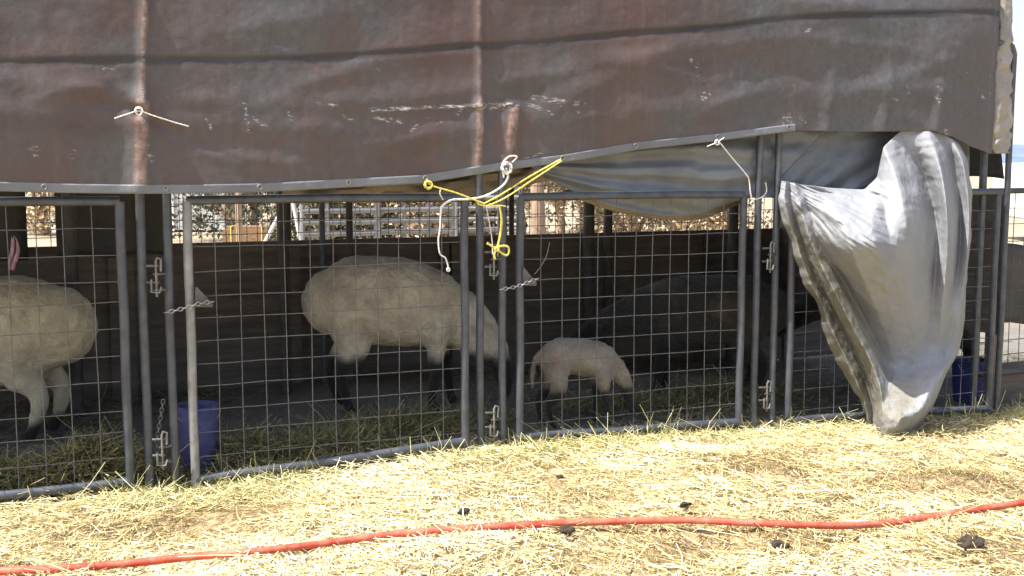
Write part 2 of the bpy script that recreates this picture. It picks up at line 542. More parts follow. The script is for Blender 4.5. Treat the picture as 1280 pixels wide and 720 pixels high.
def blades(name, P, L, W, ang, tilt, rnd, mat, bend=0.2, label=None, parent=None):
    """ribbons of hay: P base points (n,3), length, width, heading, tilt above the ground"""
    n = len(P)
    d = np.stack([np.cos(ang) * np.cos(tilt), np.sin(ang) * np.cos(tilt), np.sin(tilt)], -1)
    side = np.stack([-np.sin(ang), np.cos(ang), np.zeros(n)], -1)
    roll = RNG.uniform(-0.9, 0.9, n)
    nup = np.cross(d, side)
    side = side * np.cos(roll)[:, None] + nup * np.sin(roll)[:, None]
    bv = RNG.normal(0, bend, (n, 3)) * np.array([1, 1, 0.35])
    V = np.zeros((n, 6, 3))
    for i, t in enumerate((0.0, 0.5, 1.0)):
        c = P + d * (L * t)[:, None] + bv * (L * t * t)[:, None]
        ww = W * (1 - 0.35 * t)
        V[:, 2 * i] = c - side * ww[:, None] / 2
        V[:, 2 * i + 1] = c + side * ww[:, None] / 2
    base = (np.arange(n) * 6)[:, None]
    F = np.concatenate([base + np.array([[0, 1, 3, 2]]), base + np.array([[2, 3, 5, 4]])], 1).reshape(-1, 4)
    me = bpy.data.meshes.new(name)
    me.vertices.add(n * 6)
    me.vertices.foreach_set('co', V.astype(np.float32).ravel())
    me.loops.add(len(F) * 4)
    me.loops.foreach_set('vertex_index', F.astype(np.int32).ravel())
    me.polygons.add(len(F))
    me.polygons.foreach_set('loop_start', np.arange(0, len(F) * 4, 4, dtype=np.int32))
    me.update(calc_edges=True)
    me.validate()
    setattr_f(me, 'rnd', np.repeat(np.clip(rnd, 0, 1), 6))
    return link(name, me, mat, parent, smooth=False)


def build_straw():
    n = 260000
    x = RNG.uniform(-3.2, 8.0, n); y = RNG.uniform(-3.6, 0.12, n)
    # thinner outside the strip the camera looks at
    dx, dy = x - CAM[0], y - CAM[1]
    dep = dx * math.sin(YAW) + dy * math.cos(YAW)
    lat = (dx * math.cos(YAW) - dy * math.sin(YAW)) / np.maximum(dep, 0.3)
    inside = (abs(lat) < 0.55) & (dep > 3.4)
    patch = fbm(x * 1.5, y * 1.7, 21, 4)
    right = sstep(4.6, 6.0, x)
    keep = (inside | (RNG.random(n) < 0.4)) & (RNG.random(n) < np.clip(0.95 + patch * 1.2 - 0.35 * right, 0.12, 1))
    x, y, patch = x[keep], y[keep], patch[keep]
    n = len(x)
    pile = RNG.random(n) ** 1.5
    z = hgt(x, y) + pile * 0.035 - 0.004
    L = np.clip(RNG.lognormal(math.log(0.050), 0.65, n), 0.012, 0.26)
    W = RNG.uniform(0.0020, 0.0052, n)
    ang = RNG.uniform(0, 2 * math.pi, n) * 0.8 + 2.2 * fbm(x * 1.3, y * 1.3, 40, 2)
    tilt = RNG.normal(0, 0.15, n)
    damp = 0
    for u_, v_, r_ in ((985, 690, .16), (1210, 695, .2), (950, 585, .2), (1180, 600, .25), (300, 640, .12), (860, 690, .12), (1060, 620, .12), (150, 650, .15)):
        pc_ = on_z(u_, v_, 0.0)
        damp = damp + np.exp(-(((x - pc_[0]) / r_ / 1.5) ** 2 + ((y - pc_[1]) / r_) ** 2))
    rnd = 0.54 + 0.23 * RNG.normal(size=n) + 0.6 * patch - 0.55 * np.minimum(damp, 1) * (RNG.random(n) < 0.85) + 0.12 * (pile - 0.4)
    o = blades('straw', np.stack([x, y, z], -1), L, W, ang, tilt, rnd, M['straw'])
    tag(o, None, None, kind='stuff')
    # pale green hay pulled out along the foot of the gates
    n = 12000
    x = RNG.uniform(-2.6, 5.3, n)
    y = -0.14 + RNG.normal(0, 0.12, n)
    g = fbm(x * 1.4, y * 2, 61, 3)
    keep = (RNG.random(n) < np.clip(0.75 + 1.6 * g - 0.30 * sstep(1.6, 3.4, x) - 0.3 * sstep(-0.15, -0.5, y), 0, 1)) & (y < 0.2)
    x, y = x[keep], y[keep]; n = len(x)
    z = hgt(x, y) + RNG.random(n) * 0.028 * sstep(0.12, -0.1, y)
    L = np.clip(RNG.lognormal(math.log(0.075), 0.5, n), 0.02, 0.22)
    tilt = np.clip(RNG.normal(0.12, 0.32, n), -0.3, 1.25)
    o = blades('loose_hay', np.stack([x, y, z], -1), L, RNG.uniform(0.002, 0.0045, n), RNG.uniform(0, 6.28, n), tilt,
               0.5 + 0.22 * RNG.normal(size=n), M['hay_lit'], 0.35)
    tag(o, None, None, kind='stuff')
    # standing wisps by the fence foot
    n = 650
    x = RNG.uniform(-2.4, 5.2, n); y = RNG.normal(-0.07, 0.06, n)
    g = fbm(x * 2.2, x * 0, 77, 2)
    keep = g > 0.05
    x, y = x[keep], y[keep]; n = len(x)
    o = blades('hay_wisps', np.stack([x, y, hgt(x, y)], -1), RNG.uniform(0.06, 0.19, n), RNG.uniform(0.0025, 0.006, n),
               RNG.uniform(0, 6.28, n), RNG.uniform(0.4, 1.4, n), RNG.uniform(0.2, 0.8, n), M['hay_lit'], 0.25)
    tag(o, None, None, kind='stuff')


build_straw()


def build_pen_hay():
    n = 60000
    x = RNG.uniform(-3.0, 7.2, n); y = RNG.uniform(0.02, 2.4, n)
    g = fbm(x * 1.1, y * 1.3, 90, 4)
    dens = np.clip(0.35 + 1.3 * g, 0.03, 1)
    keep = RNG.random(n) < dens
    x, y, g = x[keep], y[keep], g[keep]; n = len(x)
    z = hgt(x, y) + RNG.random(n) ** 2 * 0.04 + 0.002
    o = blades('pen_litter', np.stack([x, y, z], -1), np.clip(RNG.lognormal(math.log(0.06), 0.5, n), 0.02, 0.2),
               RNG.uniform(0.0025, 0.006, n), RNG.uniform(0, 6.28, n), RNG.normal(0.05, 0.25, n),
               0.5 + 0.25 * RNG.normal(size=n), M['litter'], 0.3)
    tag(o, None, None, kind='stuff')
    # heaps of green hay: centre x, y, radius x, radius y, height, count
    heaps = [(-1.05, 0.22, 0.75, 0.20, 0.15, 8000), (-0.45, 0.20, 0.30, 0.16, 0.22, 5000), (0.62, 0.34, 0.42, 0.24, 0.08, 6000),
             (1.15, 0.62, 0.60, 0.30, 0.06, 5000), (0.25, 0.35, 0.20, 0.2, 0.16, 1800), (2.7, 0.75, 0.6, 0.25, 0.05, 2500), (3.6, 0.9, 0.5, 0.3, 0.08, 2500)]
    PX = []; RN = []
    for cx, cy, rx, ry, h, c in heaps:
        a = RNG.normal(0, 0.55, c); b = RNG.normal(0, 0.55, c)
        zz = h * np.exp(-(a * a + b * b) * 1.1) * RNG.random(c) ** 0.6
        px = cx + a * rx; py = cy + b * ry
        PX.append(np.stack([px, py, zz + hgt(px, py)], -1)); RN.append(0.45 + 0.22 * RNG.normal(size=c))
    P = np.concatenate(PX); rn = np.concatenate(RN)
    k = P[:, 1] > 0.04
    P, rn = P[k], rn[k]; n = len(P)
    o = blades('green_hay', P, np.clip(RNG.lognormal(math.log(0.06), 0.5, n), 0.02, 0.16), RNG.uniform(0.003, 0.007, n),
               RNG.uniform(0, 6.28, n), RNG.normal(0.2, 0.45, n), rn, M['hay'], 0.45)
    tag(o, None, None, kind='stuff')


build_pen_hay()

# ------------------------------------------------------------------ gates
FH = 1.28                    # gate height
def X(u, v=400): return float(on_y(u, v, 0.0)[0])


def rounded(x0, x1, z0, z1, r=0.05, n=5, y=0.0):
    pts = []
    for cx, cz, a0 in ((x1 - r, z1 - r, 0), (x0 + r, z1 - r, 90), (x0 + r, z0 + r, 180), (x1 - r, z0 + r, 270)):
        for i in range(n):
            a = R(a0 + 90 * i / (n - 1))
            pts.append((cx + r * math.cos(a), y, cz + r * math.sin(a)))
    return pts


def wire_grid(mb, x0, x1, z0, z1, cx, cz, y=0.0, r=0.0023, amp=0.004, seed=0, k=5):
    rs = np.random.default_rng(seed)
    nx = int(round((x1 - x0) / cx)); nz = int(round((z1 - z0) / cz))
    bx = lambda x, z: y + 0.012 * math.sin((x - x0) / (x1 - x0) * 3.14) * math.sin((z - z0) / (z1 - z0) * 3.14)
    for i in range(1, nx):
        x = x0 + (x1 - x0) * i / nx + rs.normal(0, amp)
        lean = rs.normal(0, amp)
        mb.tube([(x + lean * t + rs.normal(0, amp * 0.3), bx(x, z0 + (z1 - z0) * t), z0 + (z1 - z0) * t) for t in np.linspace(0, 1, 7)], r, k, cap=False)
    for j in range(1, nz):
        z = z0 + (z1 - z0) * j / nz + rs.normal(0, amp)
        lean = rs.normal(0, amp * 1.5)
        mb.tube([(x0 + (x1 - x0) * t, bx(x0 + (x1 - x0) * t, z) + 2 * r, z + lean * t + rs.normal(0, amp * 0.4)) for t in np.linspace(0, 1, 9)], r, k, cap=False)


def make_gate(name, x0, x1, label, seed, z0=0.075, zt=FH, left_mat=None, yb=0.0, rad=0.021):
    t = thing(name, (0.5 * (x0 + x1), yb, 0), label, 'gate', 'wire mesh gates along the pen front')
    left = left_mat or M['pipe']
    fa, fb = float(foot(x0)) + 0.055, float(foot(x1)) + 0.055
    for x, m in ((x0, left), (x1, M['pipe'])):
        q = MB(); q.tube([(x + 0.002 * math.sin(9 * z + seed), yb, z) for z in np.linspace((fa if x == x0 else fb) - 0.05, zt - 0.002, 9)], rad, 12)
        q.build('stile', m, t)
    q = MB(); q.tube([(x0 + (x1 - x0) * s, yb, zt + 0.005 * math.sin(3 * s)) for s in np.linspace(0.0, 1, 11)], rad * 0.98, 12); q.build('top_rail', M['pipe'], t)
    q = MB(); q.tube([(x0 + (x1 - x0) * s, yb, fa + (fb - fa) * s + 0.003 * math.sin(5 * s + seed)) for s in np.linspace(0, 1, 11)], rad * 1.05, 12); q.build('bottom_rail', M['pipe'], t)
    q = MB(); wire_grid(q, x0 + rad * 0.5, x1 - rad * 0.5, min(fa, fb), zt, 0.111, 0.111, yb + 0.006, seed=seed)
    q.build('wire_mesh', M['wire'], t)
    return t


gx = {k: X(k) for k in (155, 180, 213, 238, 581, 601, 629, 650, 926, 946, 969, 988, 1240, 1253, 1275)}
g1 = make_gate('mesh_gate', gx[155] - 1.36, gx[155], 'grey pipe gate with wire mesh in front of the sheep cut off at left', 1)
g2 = make_gate('mesh_gate', gx[238], gx[581], 'mesh gate with a pale sunlit left upright in front of the big sheep', 2, left_mat=M['pipe_sunlit'])
g3 = make_gate('mesh_gate', gx[650], gx[926], 'grey mesh gate in front of the small lamb, with a sunlit bottom rail', 3, z0=0.085)
g4 = make_gate('mesh_gate', gx[988], gx[1240], 'grey mesh gate half hidden behind the hanging silver tarp', 4)


def bow(xa, xb, h, label):
    t = thing('bow_frame', (0.5 * (xa + xb), 0, 0), label, 'gate frame', 'pipe frames that hold the gates')
    for x in (xa, xb):
        q = MB(); q.tube([(x + 0.002 * math.sin(7 * z + x), 0.012, z) for z in np.linspace(float(foot(x)) - 0.03, h - 0.06, 9)], 0.020, 12); q.build('upright', M['pipe'], t)
    pts = [(xa, 0.012, h - 0.06), (xa + 0.02, 0.012, h - 0.02), (xa + 0.06, 0.012, h), (xb - 0.06, 0.012, h), (xb - 0.02, 0.012, h - 0.02), (xb, 0.012, h - 0.06)]
    q = MB(); q.tube(pts, 0.020, 12); q.build('top_bar', M['pipe'], t)
    return t


b1 = bow(gx[155] - 1.44, gx[180], 2.2, 'pipe frame round the leftmost gate, its right upright beside the pale sunlit pole')
b2 = bow(gx[213], gx[601], 2.2, 'pipe frame round the gate with the big grazing sheep behind it')
b3 = bow(gx[629], gx[946], 2.2, 'pipe frame round the gate with the lamb behind it')
b4 = bow(gx[969], gx[1253], 2.2, 'pipe frame round the gate behind the hanging silver tarp')


def hook(parent, xa, xb, z):
    """lugs and a drop pin coupling two neighbouring uprights"""
    q = MB()
    y = -0.012
    m = 0.5 * (xa + xb)
    for dz in (0.055, -0.02):
        q.tube([(xa + 0.016, y, z + dz), (m - 0.004, y - 0.012, z + dz), (m + 0.012, y - 0.012, z + dz)], 0.006, 8)
    for dz in (0.018, -0.055):
        q.tube([(xb - 0.016, y, z + dz), (m + 0.008, y - 0.012, z + dz), (m - 0.014, y - 0.012, z + dz)], 0.006, 8)
    q.build('hook_lug', M['plate'], parent)
    q = MB()
    q.tube([(m + 0.020, y - 0.016, z + 0.030), (m + 0.022, y - 0.018, z + 0.085), (m + 0.006, y - 0.016, z + 0.092), (m, y - 0.014, z + 0.075), (m, y - 0.014, z - 0.085)], 0.0055, 8)
    q.tube([(m - 0.022, y - 0.02, z - 0.005), (m - 0.024, y - 0.02, z - 0.062), (m + 0.012, y - 0.02, z - 0.066), (m + 0.020, y - 0.02, z - 0.04)], 0.005, 8)
    q.build('drop_pin', M['pin'], parent)


for par, a, b, v1, v2 in ((b2, 180, 213, 347, 563), (b3, 601, 629, 328, 536), (b4, 946, 969, 322, 495)):
    for v in (v1, v2):
        z = float(on_y(0.5 * (a + b), v, 0)[2])
        hook(par, gx[a], gx[b], max(z, 0.12))


def chain_mb(pts, link_len=0.026, r=0.0028, wid=0.008):
    P = spline(pts, 200)
    d = np.concatenate([[0], np.cumsum(np.linalg.norm(np.diff(P, axis=0), axis=1))])
    n = max(3, int(d[-1] / (link_len * 0.72)))
    q = MB()
    for i in range(n):
        s = (i + 0.5) / n * d[-1]
        c = np.array([np.interp(s, d, P[:, k]) for k in range(3)])
        c2 = np.array([np.interp(min(s + 0.004, d[-1]), d, P[:, k]) for k in range(3)])
        t = c2 - c
        t = t / max(np.linalg.norm(t), 1e-6) if np.linalg.norm(t) > 1e-6 else np.array([1.0, 0, 0])
        up = np.array([0, 0, 1.0]) if abs(t[2]) < 0.9 else np.array([0, 1.0, 0])
        s1 = np.cross(t, up); s1 /= np.linalg.norm(s1); s2 = np.cross(t, s1)
        sd = s1 if i % 2 == 0 else s2
        loop = []
        for j in range(10):
            a = 2 * math.pi * j / 10
            loop.append(c + t * math.cos(a) * link_len * 0.5 + sd * math.sin(a) * wid)
        q.tube(loop, r, 6, closed=True)
    return q


def latch(gate, us, u_plate, v_plate, chain_px, sz=0.075):
    c = on_y(u_plate, v_plate, -0.03)
    q = MB()
    tri = [(-0.5, 0.75), (-0.42, 0.9), (0.55, -0.25), (0.5, -0.42), (-0.5, -0.35)]
    V = [(c[0] + a * sz, c[1], c[2] + b * sz) for a, b in tri] + [(c[0] + a * sz, c[1] + 0.008, c[2] + b * sz) for a, b in tri]
    k = len(tri)
    F = [list(range(k)), [k + i for i in range(k)][::-1]] + [[i, k + i, k + (i + 1) % k, (i + 1) % k] for i in range(k)]
    q.add(V, F)
    q.build('latch_plate', M['plate'], gate, smooth=False, fix=True)
    pts = [on_y(a, b, y) for a, b, y in chain_px]
    chain_mb(pts).build('latch_chain', M['chain'], gate)


latch(g2, 238, 255, 376, [(206, 391, -0.03), (220, 388, -0.038), (238, 383, -0.042), (252, 379, -0.045), (267, 377, -0.045)])
latch(g3, 649, 662, 350, [(625, 362, -0.03), (637, 360, -0.038), (650, 357, -0.042), (662, 352, -0.045), (673, 348, -0.045)])
# wire bail rising from the latch of the lamb gate
q = MB(); q.tube(spline([on_y(a, b, -0.02) for a, b in ((668, 343), (676, 333), (683, 320), (687, 303))], 14), 0.0028, 6)
q.build('latch_bail', M['wire'], g3)
# chain hanging beside the blue bucket
q = chain_mb([on_y(a, b, 0.06) for a, b in ((204, 500), (201, 520), (197, 545), (196, 565))])
tag(q.build('chain', M['chain']), 'rusty chain hanging low between the two uprights beside the lilac blue bucket', 'chain')

# panel past the right corner post
def side_panel():
    x0, x1 = gx[1253] + 0.05, gx[1253] + 1.5
    t = thing('wire_fence', (0.5 * (x0 + x1), 0.25, 0), 'dark pipe and mesh panel past the right corner post', 'fence panel')
    q = MB(); q.tube(rounded(x0, x1, 0.06, FH, 0.06, y=0.25), 0.02, 10, closed=True); q.build('frame', M['pipe_dark'], t)
    q = MB(); wire_grid(q, x0, x1, 0.06, FH, 0.1, 0.11, 0.25, r=0.003, seed=31); q.build('wire_mesh', M['wire_dark'], t)


side_panel()

# ------------------------------------------------------------------ canopy
XR = float(on_y(1246, 100, -0.06)[0])      # right end of the canopy
XL = -5.0
YB_ = 2.35
WALL_TOP = float(on_y(420, 300, YB_ - 0.05)[2])
XW = gx[1253] + 0.035
EAVE = float(on_y(1246, 2, -0.06)[2])
YB = 2.35                                  # back of the pens


def canopy_frame():
    t = thing('canopy_frame', (XR - 0.02, 0, 0), 'grey pipe frame that carries the tarps, its corner post under the wrapped sleeve at right', 'canopy frame')
    xs = (XL, -1.6, X(180) + 0.0, X(601), X(950), XR)
    for x in (XL, XR + 0.03):
        for y in (0.04, YB + 0.25):
            q = MB(); q.tube([(x, y, -0.25), (x, y, 1.2), (x, y, EAVE - 0.04)], 0.024, 12); q.build('post', M['pipe'], t)
    q = MB(); q.tube([(XL, 0.04, EAVE - 0.03), (XR + 0.03, 0.04, EAVE - 0.03)], 0.022, 10); q.build('beam', M['pipe'], t)
    q = MB(); q.tube([(XL, YB + 0.25, EAVE - 0.03), (XR + 0.03, YB + 0.25, EAVE - 0.03)], 0.022, 10); q.build('beam', M['pipe'], t)
    for x in np.linspace(XL, XR + 0.03, 5):
        q = MB(); q.tube([(x, 0.04, EAVE - 0.03), (x, 1.3, EAVE + 0.36), (x, YB + 0.25, EAVE - 0.03)], 0.02, 10); q.build('rafter', M['pipe'], t)


canopy_frame()


def roof():
    mb = MB()
    xs = np.linspace(XL - 0.1, XR + 0.05, 90); ys = np.linspace(-0.055, YB + 0.3, 40)
    A, B = np.meshgrid(xs, ys, indexing='ij')
    Zr = EAVE + 0.02 + 0.39 * (1 - np.abs(B - 1.3) / 1.36) + 0.02 * fbm(A * 1.5, B * 2, 5) - 0.03 * np.abs(np.sin((A - XL) / (XR - XL) * 4 * math.pi))
    mb.grid(np.stack([A, B, Zr], -1)[:, ::-1])
    o = mb.build('roof_tarp', M['roof'])
    setattr_f(o.data, 'dirty', np.zeros(len(o.data.vertices)))
    tag(o, 'dark tarp stretched over the top of the whole pen row', 'tarp')


roof()

# hem line of the big brown tarp, in photo pixels on the fence plane
YT = -0.07
hem_px = [(0, 238), (80, 240), (150, 241), (240, 241), (330, 239), (440, 233), (530, 228), (620, 213), (700, 203), (800, 186), (900, 175), (990, 163), (1060, 165), (1160, 164), (1190, 172), (1215, 184), (1240, 192), (1260, 192)]
HP = np.array([on_y(a, b, YT) for a, b in hem_px])
band_px = [(0, 78), (300, 74), (450, 70), (600, 57), (800, 42), (1000, 22), (1150, 16), (1250, 16)]
SP = np.array([on_y(a, b, YT) for a, b in band_px])
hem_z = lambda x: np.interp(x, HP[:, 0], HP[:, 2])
band_z = lambda x: np.interp(x, np.concatenate([[-5.1], SP[:, 0]]), np.concatenate([[SP[0, 2] - 0.35], SP[:, 2]]))


def seg(xx, zz, p, q_, wd):
    """soft mask of a line segment between two photo points lying on the tarp"""
    a = on_y(*p, YT); b = on_y(*q_, YT)
    ax, az, bx, bz = a[0], a[2], b[0], b[2]
    L2 = (bx - ax) ** 2 + (bz - az) ** 2
    t = np.clip(((xx - ax) * (bx - ax) + (zz - az) * (bz - az)) / L2, 0, 1)
    d = np.hypot(xx - ax - t * (bx - ax), zz - az - t * (bz - az))
    return sstep(wd, wd * 0.35, d), t, d


def front_tarp():
    nx, nz = 760, 210
    xr = on_y(1251, 100, YT)[0]
    xs = np.concatenate([np.linspace(XL, -2.2, 60)[:-1], np.linspace(-2.2, xr, nx)])
    tz = np.linspace(0, 1, nz)
    hz = hem_z(xs); XX = np.repeat(xs[:, None], nz, 1)
    ZZ = EAVE + 0.02 + (hz[:, None] - EAVE - 0.02) * tz[None, :]
    TT = np.repeat(tz[None, :], len(xs), 0)
    sz = band_z(XX)
    d = 0.030 * fbm(XX * 0.8, ZZ * 1.1, 13, 3) * sstep(0, 0.15, TT)
    d += 0.010 * fbm(XX * 2.5 + ZZ * 1.2, ZZ * 3.0 - XX * 0.6, 23, 4)
    d += 0.0035 * fbm(XX * 9, ZZ * 8, 33, 3)
    # height of each point above the dark band
    s = (ZZ - sz)
    d += 0.0 * (sstep(-0.03, 0.03, s) * np.exp(-np.maximum(s - 0.02, 0) / 0.25)) + 0.0
    # long sagging folds
    for zoff, amp, wdt, fr in ((0.26, 0.007, 0.06, 0.9), (0.45, 0.006, 0.05, 1.3)):
        ln = hz[:, None] + zoff + 0.06 * np.sin(XX * fr + zoff * 9) + 0.05 * vnoise(XX * 1.3, XX * 0 + zoff, 4)
        d += amp * np.exp(-((ZZ - ln) / wdt) ** 2)
    d -= 0.004 * np.exp(-(s / 0.016) ** 2)
    for p, q_, wd, amp in (((330, 120), (520, 60), .05, .007), ((640, 150), (850, 60), .06, .009), ((820, 170), (1000, 90), .05, .008), ((20, 130), (150, 100), .04, .008), ((230, 190), (400, 210), .04, .008), ((420, 190), (560, 170), .04, .007), ((700, 60), (930, 110), .05, .006), ((1000, 140), (1230, 60), .06, .010), ((240, 40), (420, 20), .05, .006)):
        m, t, dist = seg(XX, ZZ, p, q_, wd * 3)
        d += amp * np.exp(-(dist / wd) ** 2) * np.sin(np.pi * np.clip(t, 0.02, 0.98))
    # posts pushing through from behind
    wear = np.zeros_like(XX)
    for (p, q_, wd, amp) in (((181, 0), (177, 130), 0.014, 0.014), ((177, 130), (174, 236), 0.032, 0.022), ((599, -10), (599, 130), 0.012, 0.012), ((599, 130), (597, 206), 0.022, 0.018), ((642, 140), (633, 202), 0.030, 0.018)):
        m, t, dist = seg(XX, ZZ, p, q_, wd * 1.15)
        wear = np.maximum(wear, m * (0.62 if wd < 0.02 else 0.95))
        d += amp * np.exp(-(dist / (wd * 1.6)) ** 2)
    # string pulling at (172,140): radiating creases
    for p, q_ in (((172, 140), (120, 95)), ((172, 140), (250, 190)), ((172, 140), (70, 110)), ((172, 142), (330, 215))):
        m, t, dist = seg(XX, ZZ, p, q_, 0.06)
        d -= 0.010 * np.exp(-(dist / 0.022) ** 2) * (1 - t)
    scuff = np.zeros_like(XX)
    for p, q_, wd in (((465, 137), (600, 132), 0.022), ((470, 148), (500, 152), 0.025), ((595, 133), (645, 132), 0.035), ((318, 148), (332, 158), 0.020), ((360, 140), (365, 150), 0.012), ((668, 122), (730, 130), 0.030), ((430, 145), (445, 152), 0.012), ((545, 155), (552, 152), 0.012),
                      ((660, 130), (690, 142), 0.020), ((130, 85), (145, 90), 0.02), ((258, 148), (264, 160), 0.014), ((305, 130), (312, 165), 0.016), ((180, 20), (178, 130), 0.006), ((720, 140), (724, 142), 0.012), ((1128, 105), (1132, 118), 0.014), ((1112, 124), (1118, 126), 0.012), ((395, 128), (420, 132), 0.016), ((640, 205), (680, 190), 0.012)):
        m, t, dist = seg(XX, ZZ, p, q_, wd * 0.62)
        scuff = np.maximum(scuff, m)
    scat = (fbm(XX * 6, ZZ * 6, 71, 3) > 0.46) & (fbm(XX * 30, ZZ * 17, 72, 2) > 0.25) & (ZZ < sz - 0.06)
    scuff = np.maximum(scuff, scat * 0.8)
    # tear line
    m, t, dist = seg(XX, ZZ, (465, 140), (640, 131), 0.03)
    d += 0.006 * np.exp(-(dist / 0.008) ** 2)
    # right part billows towards the corner post
    xc = on_y(1080, 100, YT)[0]
    bil = sstep(xc, xr, XX)
    d += 0.05 * np.sin(bil * math.pi) * sstep(0, 0.4, TT) * 0.5
    for kx in (1040, 1110, 1175):
        x0 = on_y(kx, 100, YT)[0]
        d += 0.012 * np.exp(-((XX - x0 - 0.12 * (ZZ - 2.0)) / 0.05) ** 2) * sstep(0.2, 0.9, TT)
    d -= 0.03 * sstep(xr - 0.10, xr, XX)
    grey = np.clip(0.12 + 0.9 * sstep(on_y(720, 100, YT)[0], on_y(1200, 100, YT)[0], XX) + 0.25 * sstep(0.25, 0.0, ZZ - hz[:, None]) * 0, 0, 0.8)
    V = np.stack([XX, YT - d, ZZ], -1)
    mb = MB(); mb.grid(V)
    t = thing('brown_tarp', (1.5, YT, EAVE), 'large weathered reddish brown tarp hanging across the top of the pens', 'tarp')
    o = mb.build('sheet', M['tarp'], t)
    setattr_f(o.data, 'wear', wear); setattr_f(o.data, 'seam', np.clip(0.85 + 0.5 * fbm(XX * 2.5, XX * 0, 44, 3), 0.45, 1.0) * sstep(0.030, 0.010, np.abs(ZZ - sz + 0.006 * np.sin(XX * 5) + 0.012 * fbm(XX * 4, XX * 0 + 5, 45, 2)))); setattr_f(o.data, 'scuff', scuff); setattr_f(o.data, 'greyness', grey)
    md = o.modifiers.new('thick', 'SOLIDIFY'); md.thickness = 0.002; md.offset = 0
    # grey reinforced hem, set just proud of the sheet
    i1 = int(np.searchsorted(xs, on_y(994, 160, YT)[0]))
    hb = []
    hw = 0.040
    for f in np.linspace(0, 1, 6):
        zc = hz[:i1] - 0.004 + hw * f
        # depth of the sheet at that height
        tt = np.clip((zc - EAVE - 0.02) / (hz[:i1] - EAVE - 0.02), 0, 1) * (nz - 1)
        k0 = np.clip(tt.astype(int), 0, nz - 2); fr = tt - k0
        dd = d[np.arange(i1), k0] * (1 - fr) + d[np.arange(i1), k0 + 1] * fr
        hb.append(np.stack([xs[:i1], YT - dd - 0.003, zc], -1))
    mb = MB(); mb.grid(np.stack(hb, 1)[:, ::-1])
    o2 = mb.build('hem', M['hem'], t)
    setattr_f(o2.data, 'dirty', np.zeros(len(o2.data.vertices)))
    md = o2.modifiers.new('thick', 'SOLIDIFY'); md.thickness = 0.003; md.offset = 0
    for u, v in ((55, 231), (207, 234), (325, 231), (436, 223), (532, 222), (703, 198), (795, 182), (897, 172), (985, 157)):
        p = on_y(u, v, YT)
        x = p[0]; z = hem_z(x) + 0.020
        ii = int(np.searchsorted(xs, x)); kk = nz - 4
        y = YT - d[ii, kk] - 0.007
        q = MB(); q.tube([(x + 0.0105 * math.cos(a), y, z + 0.0105 * math.sin(a)) for a in np.linspace(0, 2 * math.pi, 17)[:-1]], 0.0036, 6, closed=True)
        g = q.build('grommet', M['chain'], t)
        q = MB(); q.add([(x, y + 0.003, z)] + [(x + 0.009 * math.cos(a), y + 0.003, z + 0.009 * math.sin(a)) for a in np.linspace(0, 2 * math.pi, 13)[:-1]], [[0, 1 + i, 1 + (i + 1) % 12] for i in range(12)])
        q.build('dark_disc', M['pipe_dark'], g, smooth=False)  # dark disc painted for the shade inside the grommet
    return t


front_tarp()


# sleeve of crumpled tarp round the corner post
def sleeve():
    n, k = 90, 40
    prof_c = [(1257, -4), (1256, 40), (1253, 80), (1250, 120), (1249, 150), (1249, 175), (1250, 190)]
    prof_w = [9, 11, 14, 17, 18, 18, 14]
    vs = np.array([p[1] for p in prof_c], float)
    V = np.zeros((n, k + 1, 3))
    for i in range(n):
        v = -4 + (192 + 4) * i / (n - 1)
        uc = np.interp(v, vs, [p[0] for p in prof_c]); wd = np.interp(v, vs, prof_w)
        c = on_y(uc, v, 0.02)
        r = wd / 1372 * 7.3 * 0.85
        for j in range(k + 1):
            a = 2 * math.pi * j / k
            cr = 1 + 0.22 * vnoise(np.array(v * 0.085 + 3 * math.sin(a)), np.array(2.0 * math.cos(a) + v * 0.03), 9) + 0.5 * float(vnoise(np.array(v * 0.16 + math.cos(a) * 1.2), np.array(math.sin(a) * 1.5), 19)) * min(1, i / 25)
            V[i, j] = (c[0] + r * cr * math.cos(a), c[1] + 0.55 * r * cr * math.sin(a), c[2])
    mb = MB(); mb.grid(V)
    o = mb.build('tarp_sleeve', M['sleeve'])
    setattr_f(o.data, 'dirty', np.zeros(len(o.data.vertices)))
    md = o.modifiers.new('thick', 'SOLIDIFY'); md.thickness = 0.003
    tag(o, 'crumpled shiny tan and silver tarp sleeve wrapped round the right corner post', 'tarp')


sleeve()


